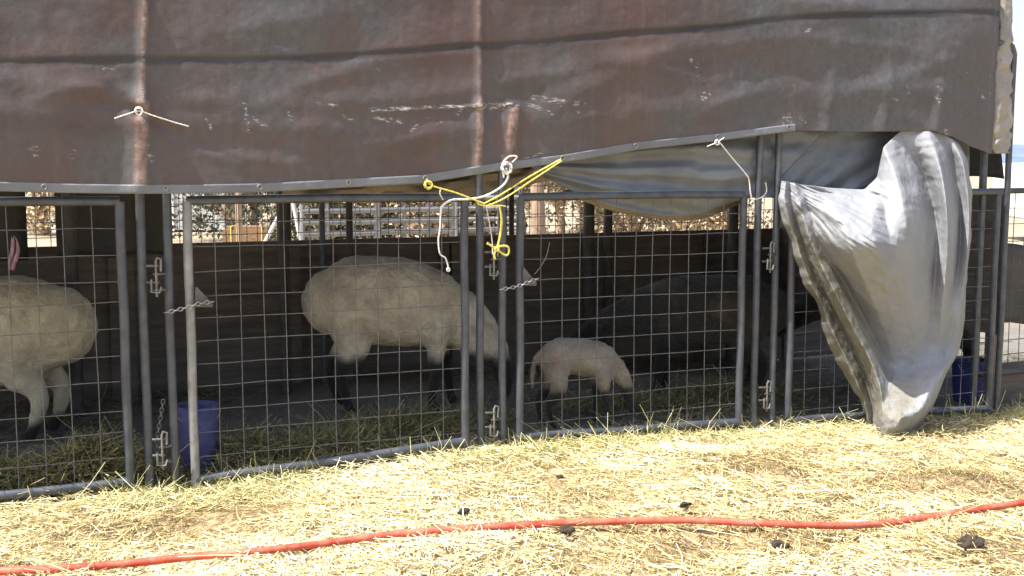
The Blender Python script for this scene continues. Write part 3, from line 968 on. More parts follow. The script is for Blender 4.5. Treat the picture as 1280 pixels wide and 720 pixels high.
# grey tarp sagging behind the lamb gate and behind the silver swag
def grey_tarp():
    top = [(655, 196), (760, 176), (880, 158), (990, 150), (1100, 150), (1190, 158), (1212, 165)]
    bot = [(668, 214), (700, 232), (760, 256), (820, 268), (870, 269), (920, 252), (960, 246), (990, 260), (1040, 262), (1100, 262), (1212, 262)]
    n, m = 260, 60
    T = spline([(a, b, 0) for a, b in top], n); B = spline([(a, b, 0) for a, b in bot], n)
    V = np.zeros((n, m, 3))
    for i in range(n):
        for j in range(m):
            t = j / (m - 1)
            u = T[i, 0] * (1 - t) + B[i, 0] * t; v = T[i, 1] * (1 - t) + B[i, 1] * t
            s = i / (n - 1)
            # swag folds run along the sag, they gather at both ends
            amp = 0.026 if s < 0.58 else 0.02
            ph = (t * 3.6 + 0.5 * math.sin(s * 7)) * 2 * math.pi
            fold = amp * 0.8 * math.sin(ph) * (0.35 + 0.65 * math.sin(math.pi * min(1, s / 0.58)) if s < 0.58 else 0.0)
            if s >= 0.58:
                ph2 = s * 60 + 3 * math.sin(t * 2 + s * 5)
                fold += 0.035 * math.sin(ph2) * t * sstep(0.56, 0.66, s)
            y = 0.10 - 0.0 * t - fold - 0.05 * math.sin(math.pi * t) * (1 if s < 0.58 else 0.3) + 0.02 * float(vnoise(np.array(s * 30), np.array(t * 9), 3))
            V[i, j] = on_y(u, v, max(y - 0.03 * float(sstep(0.56, 0.7, s)), 0.040))
    mb = MB(); mb.grid(V)
    o = mb.build('grey_tarp', M['greytarp'])
    setattr_f(o.data, 'dirty', np.zeros(len(o.data.vertices)))
    md = o.modifiers.new('thick', 'SOLIDIFY'); md.thickness = 0.002
    tag(o, 'slack dark grey tarp sagging in folds above the lamb gate', 'tarp')
    # tan lining hanging just lower behind it
    top = [(735, 225), (800, 235), (880, 235), (915, 232)]
    bot = [(700, 238), (770, 262), (830, 271), (880, 270), (935, 246)]
    n, m = 90, 20
    T = spline([(a, b, 0) for a, b in top], n); B = spline([(a, b, 0) for a, b in bot], n)
    V = np.zeros((n, m, 3))
    for i in range(n):
        for j in range(m):
            t = j / (m - 1)
            u = T[i, 0] * (1 - t) + B[i, 0] * t; v = T[i, 1] * (1 - t) + (B[i, 1] + 3) * t
            V[i, j] = on_y(u, v, 0.20 + 0.03 * math.sin(t * 5 + i * 0.05))
    mb = MB(); mb.grid(V)
    o = mb.build('tan_lining', M['tantarp'])
    setattr_f(o.data, 'dirty', np.zeros(len(o.data.vertices)))
    md = o.modifiers.new('thick', 'SOLIDIFY'); md.thickness = 0.002
    tag(o, 'tan cloth edge showing under the sagging grey tarp', 'tarp')
    # tan rolled tarp over the big sheep's gate
    n, k = 200, 20
    C = spline([on_y(a, b, 0.15) for a, b in ((352, 246), (430, 242), (520, 240), (600, 233), (660, 222), (700, 208))], n)
    V = np.zeros((n, k + 1, 3))
    for i in range(n):
        for j in range(k + 1):
            a = 2 * math.pi * j / k
            tw = i * 0.11
            r = 0.052 * (1 + 0.30 * math.sin(3 * a + tw) + 0.12 * math.sin(5 * a - tw * 1.7)) * min(1, 0.3 + i / 20)
            V[i, j] = (C[i, 0], C[i, 1] + r * math.cos(a), C[i, 2] + 0.02 + r * math.sin(a))
    mb = MB(); mb.grid(V)
    o = mb.build('rolled_tarp', M['tantarp'])
    setattr_f(o.data, 'dirty', np.zeros(len(o.data.vertices)))
    tag(o, "tan twisted roll of tarp under the brown hem above the big sheep's gate", 'tarp')


grey_tarp()


# silver swag: rows of fold lines (photo u, v and how far the cloth stands out from the fence)
def silver():
    rows = [
        [(981, 226, .02), (984, 227, .05), (988, 228, .03), (994, 229, .06), (1003, 231, .04), (1040, 235, .05), (1080, 237, .05), (1096, 222, .04), (1104, 184, .07), (1125, 164, .02), (1160, 161, .05), (1178, 165, .02), (1190, 173, .03), (1199, 181, .01)],
        [(979, 250, .02), (983, 250, .07), (988, 252, .03), (1000, 255, .12), (1012, 258, .11), (1052, 274, .36), (1088, 274, .37), (1105, 255, .22), (1122, 225, .24), (1152, 213, .015), (1175, 208, .18), (1192, 208, .03), (1204, 205, .14), (1210, 205, .02)],
        [(990, 295, .02), (995, 296, .08), (1002, 299, .03), (1014, 303, .17), (1026, 306, .14), (1062, 308, .50), (1095, 308, .53), (1112, 300, .40), (1134, 275, .38), (1168, 266, .045), (1183, 260, .27), (1200, 260, .05), (1211, 255, .19), (1216, 255, .03)],
        [(1006, 350, .02), (1014, 352, .12), (1023, 355, .04), (1040, 358, .23), (1056, 356, .10), (1080, 350, .36), (1105, 345, .40), (1122, 340, .37), (1136, 325, .36), (1170, 322, .11), (1184, 318, .27), (1199, 318, .10), (1210, 312, .21), (1214, 312, .04)],
        [(1028, 405, .02), (1039, 408, .13), (1050, 410, .05), (1068, 412, .27), (1085, 410, .07), (1101, 402, .20), (1116, 397, .24), (1128, 392, .25), (1142, 390, .25), (1165, 387, .155), (1178, 385, .22), (1190, 384, .18), (1202, 380, .21), (1207, 380, .05)],
        [(1051, 455, .02), (1063, 457, .15), (1075, 459, .07), (1093, 461, .31), (1109, 459, .10), (1119, 455, .14), (1130, 454, .16), (1140, 453, .16), (1147, 450, .17), (1160, 447, .17), (1172, 445, .19), (1182, 443, .18), (1192, 440, .21), (1196, 440, .07)],
        [(1071, 502, .03), (1080, 504, .17), (1090, 504, .10), (1102, 498, .38), (1110, 491, .32), (1114, 481, .26), (1124, 480, .28), (1136, 481, .30), (1146, 478, .32), (1155, 480, .38), (1163, 476, .40), (1170, 472, .40), (1178, 468, .38), (1183, 468, .12)],
        [(1082, 525, .05), (1086, 527, .16), (1091, 528, .14), (1101, 524, .42), (1110, 522, .49), (1117, 522, .51), (1125, 522, .53), (1134, 520, .53), (1142, 517, .53), (1149, 513, .53), (1155, 510, .52), (1160, 508, .49), (1164, 505, .42), (1167, 505, .16)],
        [(1090, 541, .08), (1094, 544, .18), (1098, 546, .22), (1103, 547, .38), (1108, 548, .44), (1113, 549, .46), (1118, 549, .47), (1122, 549, .47), (1126, 548, .46), (1129, 547, .44), (1132, 546, .42), (1134, 545, .38), (1137, 543, .30), (1140, 540, .16)]]
    G = np.array(rows)                                    # rows, folds, 3
    nk = 26; nr = 300
    # along the folds: smooth; across: nearly straight facets between the fold lines
    A = np.stack([spline(G[:, k], nr) for k in range(G.shape[1])], 1)
    ks = np.linspace(0, G.shape[1] - 1, (G.shape[1] - 1) * nk + 1)
    k0 = np.clip(ks.astype(int), 0, G.shape[1] - 2); f = (ks - k0)[None, :, None]
    W = A[:, k0] * (1 - f) + A[:, k0 + 1] * f
    kr = np.exp(-(np.arange(-7, 8) / 2.6) ** 2); kr /= kr.sum()
    for c in range(3):
        W[..., c] = np.apply_along_axis(lambda r_: np.convolve(np.pad(r_, 7, mode='edge'), kr, 'valid'), 1, W[..., c])
    U, Vv, d = W[..., 0], W[..., 1], W[..., 2].copy()
    kk = np.repeat(ks[None, :], nr, 0); rr = np.repeat(np.linspace(0, 1, nr)[:, None], len(ks), 1)
    inner = np.sin(np.pi * kk / 13) ** 0.5
    # secondary creases: ridged noise, strongest in the slack upper flap and down the gathered left side
    X3, Y3 = U / 40.0, Vv / 40.0
    rg = lambda a, b, sd: 0.25 - np.abs(fbm(a, b, sd, 3))
    left = sstep(4.6, 2.5, kk)
    flap = sstep(3.0, 4.5, kk) * sstep(7.6, 6.5, kk) * sstep(0.5, 0.25, rr)
    bot = sstep(0.72, 0.85, rr)
    # tension creases fan out from the tied corner at upper left
    ang = np.arctan2(Vv - 215, U - 960); dist = np.hypot(Vv - 215, U - 960) / 100
    fan = rg(ang * 7.0 + 0.5 * fbm(X3, Y3, 70, 2), dist * 0.7, 61)
    fan2 = rg(ang * 20.0 + 0.8 * fbm(X3, Y3, 71, 2), dist * 1.3, 64)
    d += inner * (0.075 * fan * (0.26 + flap + 0.25 * left) + 0.018 * fan2 * (0.10 + flap + 0.5 * left))
    d += inner * 0.030 * rg(X3 * 2.4, Y3 * 0.7, 62) * (0.12 + 0.9 * left + 0.5 * bot)
    d += inner * 0.026 * rg(X3 * 1.1 - Y3 * 0.8, Y3 * 1.2 + X3 * 0.6, 66) * (0.45 + 0.5 * bot + 0.5 * left) + inner * 0.012 * rg(X3 * 2.8 - Y3 * 1.6, Y3 * 2.6 + X3 * 1.5, 68) * (0.45 + 0.6 * bot + 0.5 * left)
    d += inner * 0.008 * fbm(X3 * 3 + Y3, Y3 * 2.2, 63, 3) * (0.3 + left + 0.4 * flap)
    # ragged outer edges
    eL = sstep(1.6, 0.0, kk); eR = sstep(11.8, 13.0, kk); eB = sstep(0.93, 1.0, rr)
    U = U + eL * 10 * fbm(Vv / 38.0, kk * 0 + 1, 81, 3) + eR * 5 * fbm(Vv / 40.0, kk * 0 + 4, 82, 3)
    Vv = Vv + eB * 5 * fbm(U / 9.0, rr * 0 + 2, 83, 2)
    yy = -0.045 - np.maximum(d, 0.004)
    D = FW[None, None] + ((U - 640) / FPX)[..., None] * RT - ((Vv - 360) / FPX)[..., None] * UP
    V = CAM + D * ((yy - CAM[1]) / D[..., 1])[..., None]
    V[..., 2] = np.maximum(V[..., 2], hgt(V[..., 0], V[..., 1]) + 0.006)
    mb = MB(); mb.grid(V[::-1])
    o = mb.build('silver_tarp', M['silver'])
    dirt = np.clip(0.9 * sstep(4.6, 3.2, kk) * sstep(0.05, 0.3, rr) + 0.8 * sstep(0.66, 0.80, rr) * sstep(9.5, 6.5, kk) + 0.15 * sstep(0.3, 0.45, rr), 0, 1)
    setattr_f(o.data, 'dirty', dirt[::-1])
    md = o.modifiers.new('thick', 'SOLIDIFY'); md.thickness = 0.003
    tag(o, 'shiny silver tarp torn loose and drooping to a point in front of the right gate', 'tarp')


silver()


# dark tarp closing the right end of the canopy
def end_tarp():
    n, m = 60, 40
    V = np.zeros((n, m, 3))
    for i in range(n):
        s = i / (n - 1); y = -0.0 + 0.08 + (YB + 0.1) * s
        zb = 1.26 + 0.10 * math.exp(-((s - 0.0) / 0.25) ** 2) + 0.04 * math.sin(s * 9)
        for j in range(m):
            t = j / (m - 1)
            V[i, j] = (XW - 0.03 + (XR - XW) * (1 - t) + 0.04 * math.sin(s * 16 + t * 2) * t + 0.02 * float(vnoise(np.array(s * 9), np.array(t * 6), 2)), y, EAVE + (zb - EAVE) * t)
    mb = MB(); mb.grid(V)
    o = mb.build('end_tarp', M['darktarp'])
    setattr_f(o.data, 'dirty', np.zeros(len(o.data.vertices)))
    md = o.modifiers.new('thick', 'SOLIDIFY'); md.thickness = 0.002
    tag(o, 'dark tarp hung across the right end of the canopy behind the corner post', 'tarp')
    t = thing('end_wall', (XR, 1.2, 0), 'dark board wall closing the right end of the pens, raised off the ground', 'wall')
    zb = 0.36
    q = MB()
    for i in range(5):
        q.box((XW - 0.003 * (i % 2), 1.22, zb + 0.09 + i * 0.18), (0.03, 2.36, 0.182 if i % 2 else 0.18), 0, 0.003)
    q.build('planks', M['wood'], t)
    for y in (0.16, 1.25, 2.34):
        q = MB(); q.box((XW + 0.05, y, 0.52), (0.06, 0.06, 1.56), 0, 0.004); q.build('upright', M['wood'], t)
    # dark covers at the back of the left pen, a gap between them
    xa, xb2, xc2 = on_y(34, 290, YB - 0.1)[0], on_y(70, 290, YB - 0.1)[0], on_y(216, 290, YB - 0.1)[0]
    for x0, x1, lab in ((-4.9, xa, 'black tarp at the back of the left pen, cut off by the left edge'), (xb2, xc2, 'black tarp hung over the plank wall between the cream sheep and the pale sunlit upright')):
        n, m = 70, 30
        V = np.zeros((n, m, 3))
        for i in range(n):
            for j in range(m):
                s = i / (n - 1); t = j / (m - 1)
                V[i, j] = (x0 + (x1 - x0) * s, YB - 0.10 + 0.03 * math.sin(s * (x1 - x0) * 12) * t, 2.0 - (2.0 - WALL_TOP + 0.06) * t + 0.012 * math.sin(s * 11))
        mb = MB(); mb.grid(V)
        o = mb.build('back_tarp', M['darktarp'])
        setattr_f(o.data, 'dirty', np.zeros(len(o.data.vertices)))
        md = o.modifiers.new('thick', 'SOLIDIFY'); md.thickness = 0.002
        tag(o, lab, 'tarp')


end_tarp()

# ------------------------------------------------------------------ back of the pens
def XB(u, y=YB): return float(on_y(u, 290, y)[0])


WH = float(on_y(420, 300, YB - 0.05)[2])


def plank_wall(x0, x1, label, h=WH):
    t = thing('plank_wall', (0.5 * (x0 + x1), YB, 0), label, 'wall', 'plank walls behind the pens')
    q = MB(); z = -0.16
    nb = 6
    hh = (h + 0.16) / nb
    for i in range(nb):
        q.box((0.5 * (x0 + x1) + random.uniform(-0.01, 0.01), YB + random.uniform(-0.004, 0.004), z + hh / 2), (x1 - x0 - 0.02, 0.035 - 0.004 * (i % 2), hh + (0.003 if i % 2 else 0.0)), bev=0.003)
        z += hh
    q.build('planks', M['wood'], t)
    q = MB()
    for x in (x0 + 0.05, 0.5 * (x0 + x1), x1 - 0.05):
        q.box((x, YB - 0.045, h / 2 - 0.08), (0.07, 0.045, h + 0.1), bev=0.003)
    q.build('battens', M['wood'], t)
    return t


xe = XB(1150)
plank_wall(-4.8, XB(150), 'low brown plank wall behind the cream sheep in the left pen')
plank_wall(XB(150) - 0.012, XB(560), 'low dark brown plank wall behind the big grazing sheep')
plank_wall(XB(560) - 0.012, xe, 'low dark brown plank wall behind the lamb')


def back_panel(x0, x1, label, seed):
    t = thing('wire_fence', (0.5 * (x0 + x1), YB + 0.08, 0), label, 'fence panel', 'wire mesh panels behind the plank walls')
    q = MB(); q.tube(rounded(x0, x1, 0.05, 1.5, 0.07, y=YB + 0.08), 0.02, 10, closed=True); q.build('frame', M['pipe_dark'], t)
    q = MB(); wire_grid(q, x0, x1, 0.05, 1.5, 0.075, 0.105, YB + 0.08, r=0.0028, seed=seed); q.build('wire_mesh', M['wire_dark'], t)


pc = [-2.6, XB(100), XB(358), XB(640), XB(930), XB(1190)]
labs = ['dark mesh panel behind the black tarp in the left pen', 'dark mesh panel in front of the pale grey shed', 'dark mesh panel with stacked pipe rails seen through it', 'dark mesh panel with the sunlit dry bushes seen through it', 'dark mesh panel behind the silver tarp']
for i in range(5):
    back_panel(pc[i] + 0.03, pc[i + 1] - 0.03, labs[i], 50 + i)


def inner_post(u, v0, y, h, rad, label, m='pipe_dark'):
    x = float(on_y(u, 300, y)[0])
    q = MB(); fz = float(hgt(x, y))
    q.tube([(x, y, fz - 0.02), (x, y, h * 0.5), (x, y, h)], rad, 12)
    # flange cap and foot collar
    q.tube([(x, y, h - 0.002), (x, y, h + 0.012)], rad * 1.25, 12)
    q.tube([(x, y, fz), (x, y, fz + 0.03)], rad * 1.6, 12)
    tag(q.build('pen_post', M[m]), label, 'post', 'dark posts inside the pens')


inner_post(353, 0, YB - 0.35, 2.3, 0.026, 'dark post left of the big sheep, seen against the white prop poles')
inner_post(403, 0, YB - 0.15, 2.3, 0.020, 'thin grey post rising behind the rump of the big sheep', 'pipe')
inner_post(437, 0, YB - 0.20, 2.3, 0.024, 'dark post rising behind the back of the big sheep')
inner_post(736, 0, YB - 0.20, 2.3, 0.042, 'thick dark post behind the lamb, left one of a close pair')
inner_post(760, 0, YB - 0.15, 2.3, 0.034, 'dark post behind the lamb, right one of a close pair')
inner_post(916, 0, YB - 0.3, 2.3, 0.040, "dark post close to the right upright of the lamb's gate")
inner_post(88, 0, YB - 0.5, 2.3, 0.040, 'dark post behind the back of the cream sheep at left')


# ------------------------------------------------------------------ buckets
def bucket(loc, h, r, mat, label):
    t = thing('bucket', loc, label, 'bucket', 'blue feed buckets in the pens')
    q = MB()
    q.lathe([(0.0, 0.006), (r * 0.80, 0.006), (r * 0.82, 0.0), (r * 0.84, 0.01), (r * 0.975, h * 0.90), (r * 1.03, h * 0.905), (r * 1.035, h * 0.93), (r * 0.99, h * 0.94), (r * 1.0, h * 0.985),
             (r * 1.05, h * 0.985), (r * 1.05, h), (r * 0.97, h), (r * 0.95, h * 0.9), (r * 0.80, 0.02), (0, 0.02)], loc)
    q.build('pail', mat, t)
    q = MB()
    a = [(loc[0] + r * 1.06 * math.cos(w_), loc[1] - 0.02 - r * 0.35 * math.sin(w_), loc[2] + h * 0.93 - r * 0.75 * math.sin(w_)) for w_ in np.linspace(0, math.pi, 15)]
    q.tube(a, 0.003, 6)
    q.build('handle', M['chain'], t)
    return t


p = on_g(250, 587)
bucket((float(p[0]), max(float(p[1]), 0.17), float(hgt(p[0], 0.17))), 0.33, 0.10, M['bucket'], 'lilac blue plastic bucket on the pen floor behind the pale sunlit gate upright')
p = on_z(1212, 512, 0.0)
p = on_y(1212, 490, 0.42)
bucket((float(p[0]), 0.42, float(hgt(p[0], 0.42))), 0.30, 0.125, M['bucket2'], 'deep blue bucket on the ground right of the silver tarp')


# ------------------------------------------------------------------ sheep
def blob(pts, rad, rw=None, k=16):
    """elliptic tube with rounded ends; rad vertical radius, rw sideways factor"""
    P = np.array(pts, float)
    n = len(P); rw = rw or [1.0] * n
    Pn = spline(P, n * 4); Rn = np.interp(np.linspace(0, n - 1, n * 4), range(n), rad); Wn = np.interp(np.linspace(0, n - 1, n * 4), range(n), rw)
    m = len(Pn)
    T = np.gradient(Pn, axis=0); T /= np.maximum(np.linalg.norm(T, axis=1, keepdims=True), 1e-9)
    V = []; F = []
    side = np.array([0, 1.0, 0])
    rings = []
    def ring(c, t, r, wf):
        sd = side - t * np.dot(side, t)
        if np.linalg.norm(sd) < 1e-3: sd = np.array([1.0, 0, 0])
        sd /= np.linalg.norm(sd); up = np.cross(t, sd)
        return [c + r * (wf * math.cos(a) * sd + math.sin(a) * up) for a in np.linspace(0, 2 * math.pi, k + 1)[:-1]]
    for f in (0.98, 0.75, 0.4):
        rings.append(ring(Pn[0] - T[0] * Rn[0] * f, T[0], Rn[0] * math.sqrt(max(0.02, 1 - f * f)), Wn[0]))
    for i in range(m): rings.append(ring(Pn[i], T[i], Rn[i], Wn[i]))
    for f in (0.4, 0.75, 0.98):
        rings.append(ring(Pn[-1] + T[-1] * Rn[-1] * f, T[-1], Rn[-1] * math.sqrt(max(0.02, 1 - f * f)), Wn[-1]))
    V = np.array(rings).reshape(-1, 3)
    M_ = len(rings)
    for i in range(M_ - 1):
        for j in range(k):
            j2 = (j + 1) % k
            F.append([i * k + j, i * k + j2, (i + 1) * k + j2, (i + 1) * k + j])
    F.append(list(range(k))[::-1]); F.append([(M_ - 1) * k + j for j in range(k)])
    return V, F


def sheep(name, loc, rot, sc, mat, label, cat, body, belly=0.0, head='down', legs=None, tail=None, voxel=0.013, leg_dark=0.36, face_dark=True, fluff=0.014, seed=0, group='sheep in the pens', pink=None, xs=1.0):
    mb = MB()
    mb.add(*blob([p[:3] for p in body], [p[3] for p in body], [p[4] for p in body], 20))
    lg = legs or {}
    for sy in (-1, 1):
        o = lg.get('h%d' % sy, 0.0)
        mb.add(*blob([(-0.36, sy * .10, .56), (-0.34 + o * .3, sy * .125, .40), (-0.46 + o * .8, sy * .12, .245), (-0.43 + o, sy * .12, .08), (-0.41 + o, sy * .12, .035)], [.16, .115, .050, .031, .036]))
        mb.add(*blob([(-0.41 + o, sy * .12, .03), (-0.375 + o, sy * .12, .022)], [.034, .026]))
        o = lg.get('f%d' % sy, 0.0)
        mb.add(*blob([(0.27, sy * .11, .52), (0.26 + o * .2, sy * .125, .38), (0.28 + o * .6, sy * .12, .22), (0.27 + o, sy * .12, .08), (0.28 + o, sy * .12, .035)], [.13, .072, .040, .029, .034]))
        mb.add(*blob([(0.28 + o, sy * .12, .03), (0.315 + o, sy * .12, .022)], [.033, .025]))
    hd = None
    if head == 'steep':
        hd = [(0.32, 0, .63), (0.47, 0, .55), (0.60, 0, .42), (0.645, 0, .31), (0.70, 0, .185), (0.715, 0, .095)]
        mb.add(*blob(hd[:4], [.175, .13, .10, .08], [.85, .8, .85, .85]))
        mb.add(*blob(hd[3:], [.088, .068, .045], [.85, .8, .85]))
        ec, et = np.array(hd[3]), np.array([-0.10, 1, -0.1])
    elif head == 'graze':
        hd = [(0.36, 0, .58), (0.54, 0, .47), (0.66, 0, .35), (0.71, 0, .28), (0.745, 0, .17), (0.755, 0, .10)]
        mb.add(*blob(hd[:4], [.20, .16, .115, .085], [.85, .8, .85, .85]))
        mb.add(*blob(hd[3:], [.088, .066, .042], [.85, .8, .85]))
        ec, et = np.array(hd[3]), np.array([-0.02, 1, -0.22])
    elif head == 'down':
        hd = [(0.40, 0, .60), (0.55, 0, .50), (0.66, 0, .38), (0.71, 0, .31), (0.755, 0, .20), (0.775, 0, .125)]
        mb.add(*blob(hd[:4], [.20, .155, .11, .085], [.85, .8, .85, .85]))
        mb.add(*blob(hd[3:], [.088, .066, .042], [.85, .8, .85]))
        ec, et = np.array(hd[3]), np.array([-0.02, 1, -0.22])
    elif head == 'low':
        hd = [(0.40, 0, .62), (0.56, 0, .60), (0.70, 0, .56), (0.80, 0, .50), (0.93, 0, .42), (1.0, 0, .375)]
        mb.add(*blob(hd[:4], [.20, .15, .11, .09], [.85, .8, .85, .85]))
        mb.add(*blob(hd[3:], [.088, .066, .044], [.85, .8, .85]))
        ec, et = np.array(hd[3]), np.array([-0.05, 1, -0.2])
    else:
        hd = [(0.38, 0, .66), (0.52, 0, .78), (0.60, 0, .90), (0.64, 0, .96), (0.76, 0, .92), (0.85, 0, .87)]
        mb.add(*blob(hd[:4], [.19, .14, .105, .085], [.85, .8, .85, .85]))
        mb.add(*blob(hd[3:], [.085, .064, .042], [.85, .8, .85]))
        ec, et = np.array(hd[3]), np.array([-0.1, 1, -0.15])
    for sy in (-1, 1):
        a = ec + np.array([-0.02, sy * 0.06, 0.03]); dv = et * np.array([1, sy, 1])
        mb.add(*blob([a, a + dv * 0.07, a + dv * 0.135], [.020, .034, .014], [0.6, 0.6, 0.6], 10))
    if tail:
        mb.add(*blob(tail[0], tail[1]))
    else:
        mb.add(*blob([(-0.60, 0, .74), (-0.66, 0, .68), (-0.665, 0, .60)], [.06, .05, .035]))
    me = mb.mesh(name)
    tmp = bpy.data.objects.new('tmp', me); COL.objects.link(tmp)
    md = tmp.modifiers.new('r', 'REMESH'); md.mode = 'VOXEL'; md.voxel_size = voxel / sc if sc < 0.8 else voxel
    ms = tmp.modifiers.new('s', 'SMOOTH'); ms.iterations = 5; ms.factor = 0.5
    dg = bpy.context.evaluated_depsgraph_get()
    m2 = bpy.data.meshes.new_from_object(tmp.evaluated_get(dg))
    bpy.data.objects.remove(tmp); bpy.data.meshes.remove(me)
    m2.name = name
    n = len(m2.vertices)
    V = np.zeros(n * 3); m2.vertices.foreach_get('co', V); V = V.reshape(-1, 3)
    N = np.zeros(n * 3); m2.vertices.foreach_get('normal', N); N = N.reshape(-1, 3)
    x, y, z = V.T
    nz = 0.04 * vnoise(x * 14, z * 14 + y * 9, seed)
    dark = sstep(leg_dark + 0.03, leg_dark - 0.06, z + nz)
    hdv = np.array(hd)
    if face_dark:
        # signed distance along the head axis past the poll
        ax = hdv[5] - hdv[3]; ln = np.linalg.norm(ax); ax = ax / ln
        q = (V - hdv[3]) @ ax
        rad = np.linalg.norm(V - hdv[3] - q[:, None] * ax, axis=1)
        dark = np.maximum(dark, sstep(-0.01, 0.05, q + nz) * (rad < 0.13) * (x > 0.45))
        near_ear = np.min([np.linalg.norm(V - (ec + np.array([0, s_ * 0.14, 0])), axis=1) for s_ in (-1, 1)], 0)
        if face_dark != 'pale ears':
            dark = np.maximum(dark, sstep(0.10, 0.06, near_ear) * (np.abs(y) > 0.07))
    wl = 1 - dark
    disp = wl * fluff * (1.0 * fbm(x * 8 + y * 3, z * 8 + y * 5, seed + 3, 3) - 0.6 * np.exp(-(fbm(x * 7 + y * 6, z * 6 - y * 4, seed + 9, 3) / 0.06) ** 2) + 0.8 * fbm(x * 30 + y * 10, z * 30 + y * 17, seed + 5, 2))
    V = V + N * disp[:, None]
    V[:, 2] -= max(V[:, 2].min(), 0) if False else V[:, 2].min()
    V[:, 2] *= 1.0
    V *= sc
    V[:, 0] *= xs
    m2.vertices.foreach_set('co', V.ravel()); m2.update()
    setattr_f(m2, 'dark', dark)
    pk = np.zeros(n)
    if pink is not None:
        pk = sstep(pink[3], pink[3] * 0.3, np.linalg.norm(V / sc / np.array([xs, 1, 1]) - np.array(pink[:3]), axis=1))
    setattr_f(m2, 'pink', pk)
    m2.materials.clear()
    o = link(name, m2, mat)
    o.location = (loc[0], loc[1], float(hgt(loc[0], loc[1])) + 0.012); o.rotation_euler = (0, 0, rot)
    tag(o, label, cat, group)
    return o


graze_body = [(-.50, 0, .66, .20, .95), (-.36, 0, .675, .262, .93), (-.12, 0, .665, .272, 1.0), (.08, 0, .645, .268, 1.0), (.26, 0, .605, .240, .92), (.40, 0, .56, .19, .85)]
big_body = [(-.50, 0, .66, .20, .95), (-.36, 0, .665, .262, .93), (-.12, 0, .66, .275, 1.0), (.10, 0, .65, .272, 1.0), (.28, 0, .645, .250, .92), (.42, 0, .63, .20, .85)]
p = on_g(492, 514)
sheep('sheep', (float(p[0]) + 0.05, float(p[1]), 0), R(-20), 0.98, M['wool_dirty'], 'big woolly tan sheep with black legs grazing behind the middle gates', 'sheep', graze_body, head='graze', legs={'h-1': 0.05, 'h1': -0.06, 'f-1': -0.05, 'f1': 0.08}, seed=1, face_dark='pale ears', leg_dark=0.35, xs=0.85, fluff=0.010)
p = on_z(10, 552, 0)
left_body = [(-.50, 0, .60, .225, .95), (-.34, 0, .595, .285, .95), (-.10, 0, .565, .315, 1.0), (.12, 0, .565, .31, 1.0), (.28, 0, .62, .255, .92), (.42, 0, .63, .20, .85)]
p = on_g(-42, 548)
sheep('sheep', (float(p[0]), float(p[1]), 0), R(180 - 20), 1.01, M['wool'], 'cream woolly sheep cut off by the left edge, rump towards the gate uprights', 'sheep', left_body, legs={'h-1': -0.02, 'h1': 0.02, 'f-1': -0.05, 'f1': 0.05}, seed=2, leg_dark=0.12, fluff=0.010)
p = on_g(724, 534)
lamb_body = [(-.42, 0, .67, .16, .9), (-.30, 0, .685, .195, .85), (-.08, 0, .685, .185, .92), (.10, 0, .665, .185, .92), (.26, 0, .65, .185, .85), (.36, 0, .62, .15, .85)]
lamb_tail = ([(-.50, 0, .72), (-.62, 0, .66), (-.66, 0, .52), (-.655, 0, .36)], [.06, .042, .034, .026])
sheep('lamb', (float(p[0]) + 0.01, float(p[1]), 0), R(-14), 0.575, M['wool_lamb'], 'small pinkish lamb with a long thin tail, dark face down on the ground', 'lamb', lamb_body, tail=lamb_tail, seed=3, leg_dark=0.40, fluff=0.012, legs={'h-1': 0.0, 'h1': -0.10, 'f-1': 0.06, 'f1': -0.06}, pink=(-0.36, -0.18, 0.66, 0.12), head='steep', xs=0.74)
p = on_g(895, 500)
sheep('sheep', (float(p[0]), min(float(p[1]) + 0.2, 1.85), 0), R(150), 0.86, M['wool_shaded'], 'dark sheep standing in deep shadow right of the lamb', 'sheep', big_body, head='low', legs={'h-1': 0.05, 'f1': 0.06}, seed=4, leg_dark=0.42)
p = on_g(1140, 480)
sheep('sheep', (float(p[0]), 1.2, 0), R(165), 1.02, M['wool_shaded'], 'dark sheep in shadow behind the silver tarp, above the deep blue bucket', 'sheep', big_body, head='low', legs={'h-1': 0.05, 'f1': 0.06}, seed=5, leg_dark=0.42)

# ------------------------------------------------------------------ hose
hp = [(-60, 719), (0, 714), (70, 711), (150, 705), (250, 695), (330, 688), (400, 680), (480, 669), (560, 662), (640, 657), (720, 653), (850, 650), (930, 653), (1000, 656), (1060, 657), (1110, 653), (1160, 646), (1220, 637), (1280, 628), (1340, 618)]
P = np.array([on_z(a, b, 0.06) for a, b in hp])
P = spline(P, 220)
hz_ = np.maximum(hgt(P[:, 0], P[:, 1]), np.maximum(np.roll(hgt(P[:, 0], P[:, 1]), 4), np.roll(hgt(P[:, 0], P[:, 1]), -4)))
hz_ = np.convolve(np.pad(hz_, 12, mode='edge'), np.ones(25) / 25, 'valid')
P2 = []
for i in range(len(P)):
    z = hz_[i] + 0.026
    # keep it on its photo line while it follows the ground
    d_ = P[i] - CAM
    P2.append(CAM + d_ * (z - CAM[2]) / d_[2])
q = MB(); q.tube(P2, 0.0145, 12)
tag(q.build('hose', M['hose']), 'faded red garden hose lying across the straw in the foreground', 'hose')

# ------------------------------------------------------------------ ropes
def rope_mb(q, pts, r, n=60, k=7):
    P = spline(pts, n)
    q.tube(P, [r * (1 + 0.12 * math.sin(i * 1.9)) for i in range(n)], k)
    return q


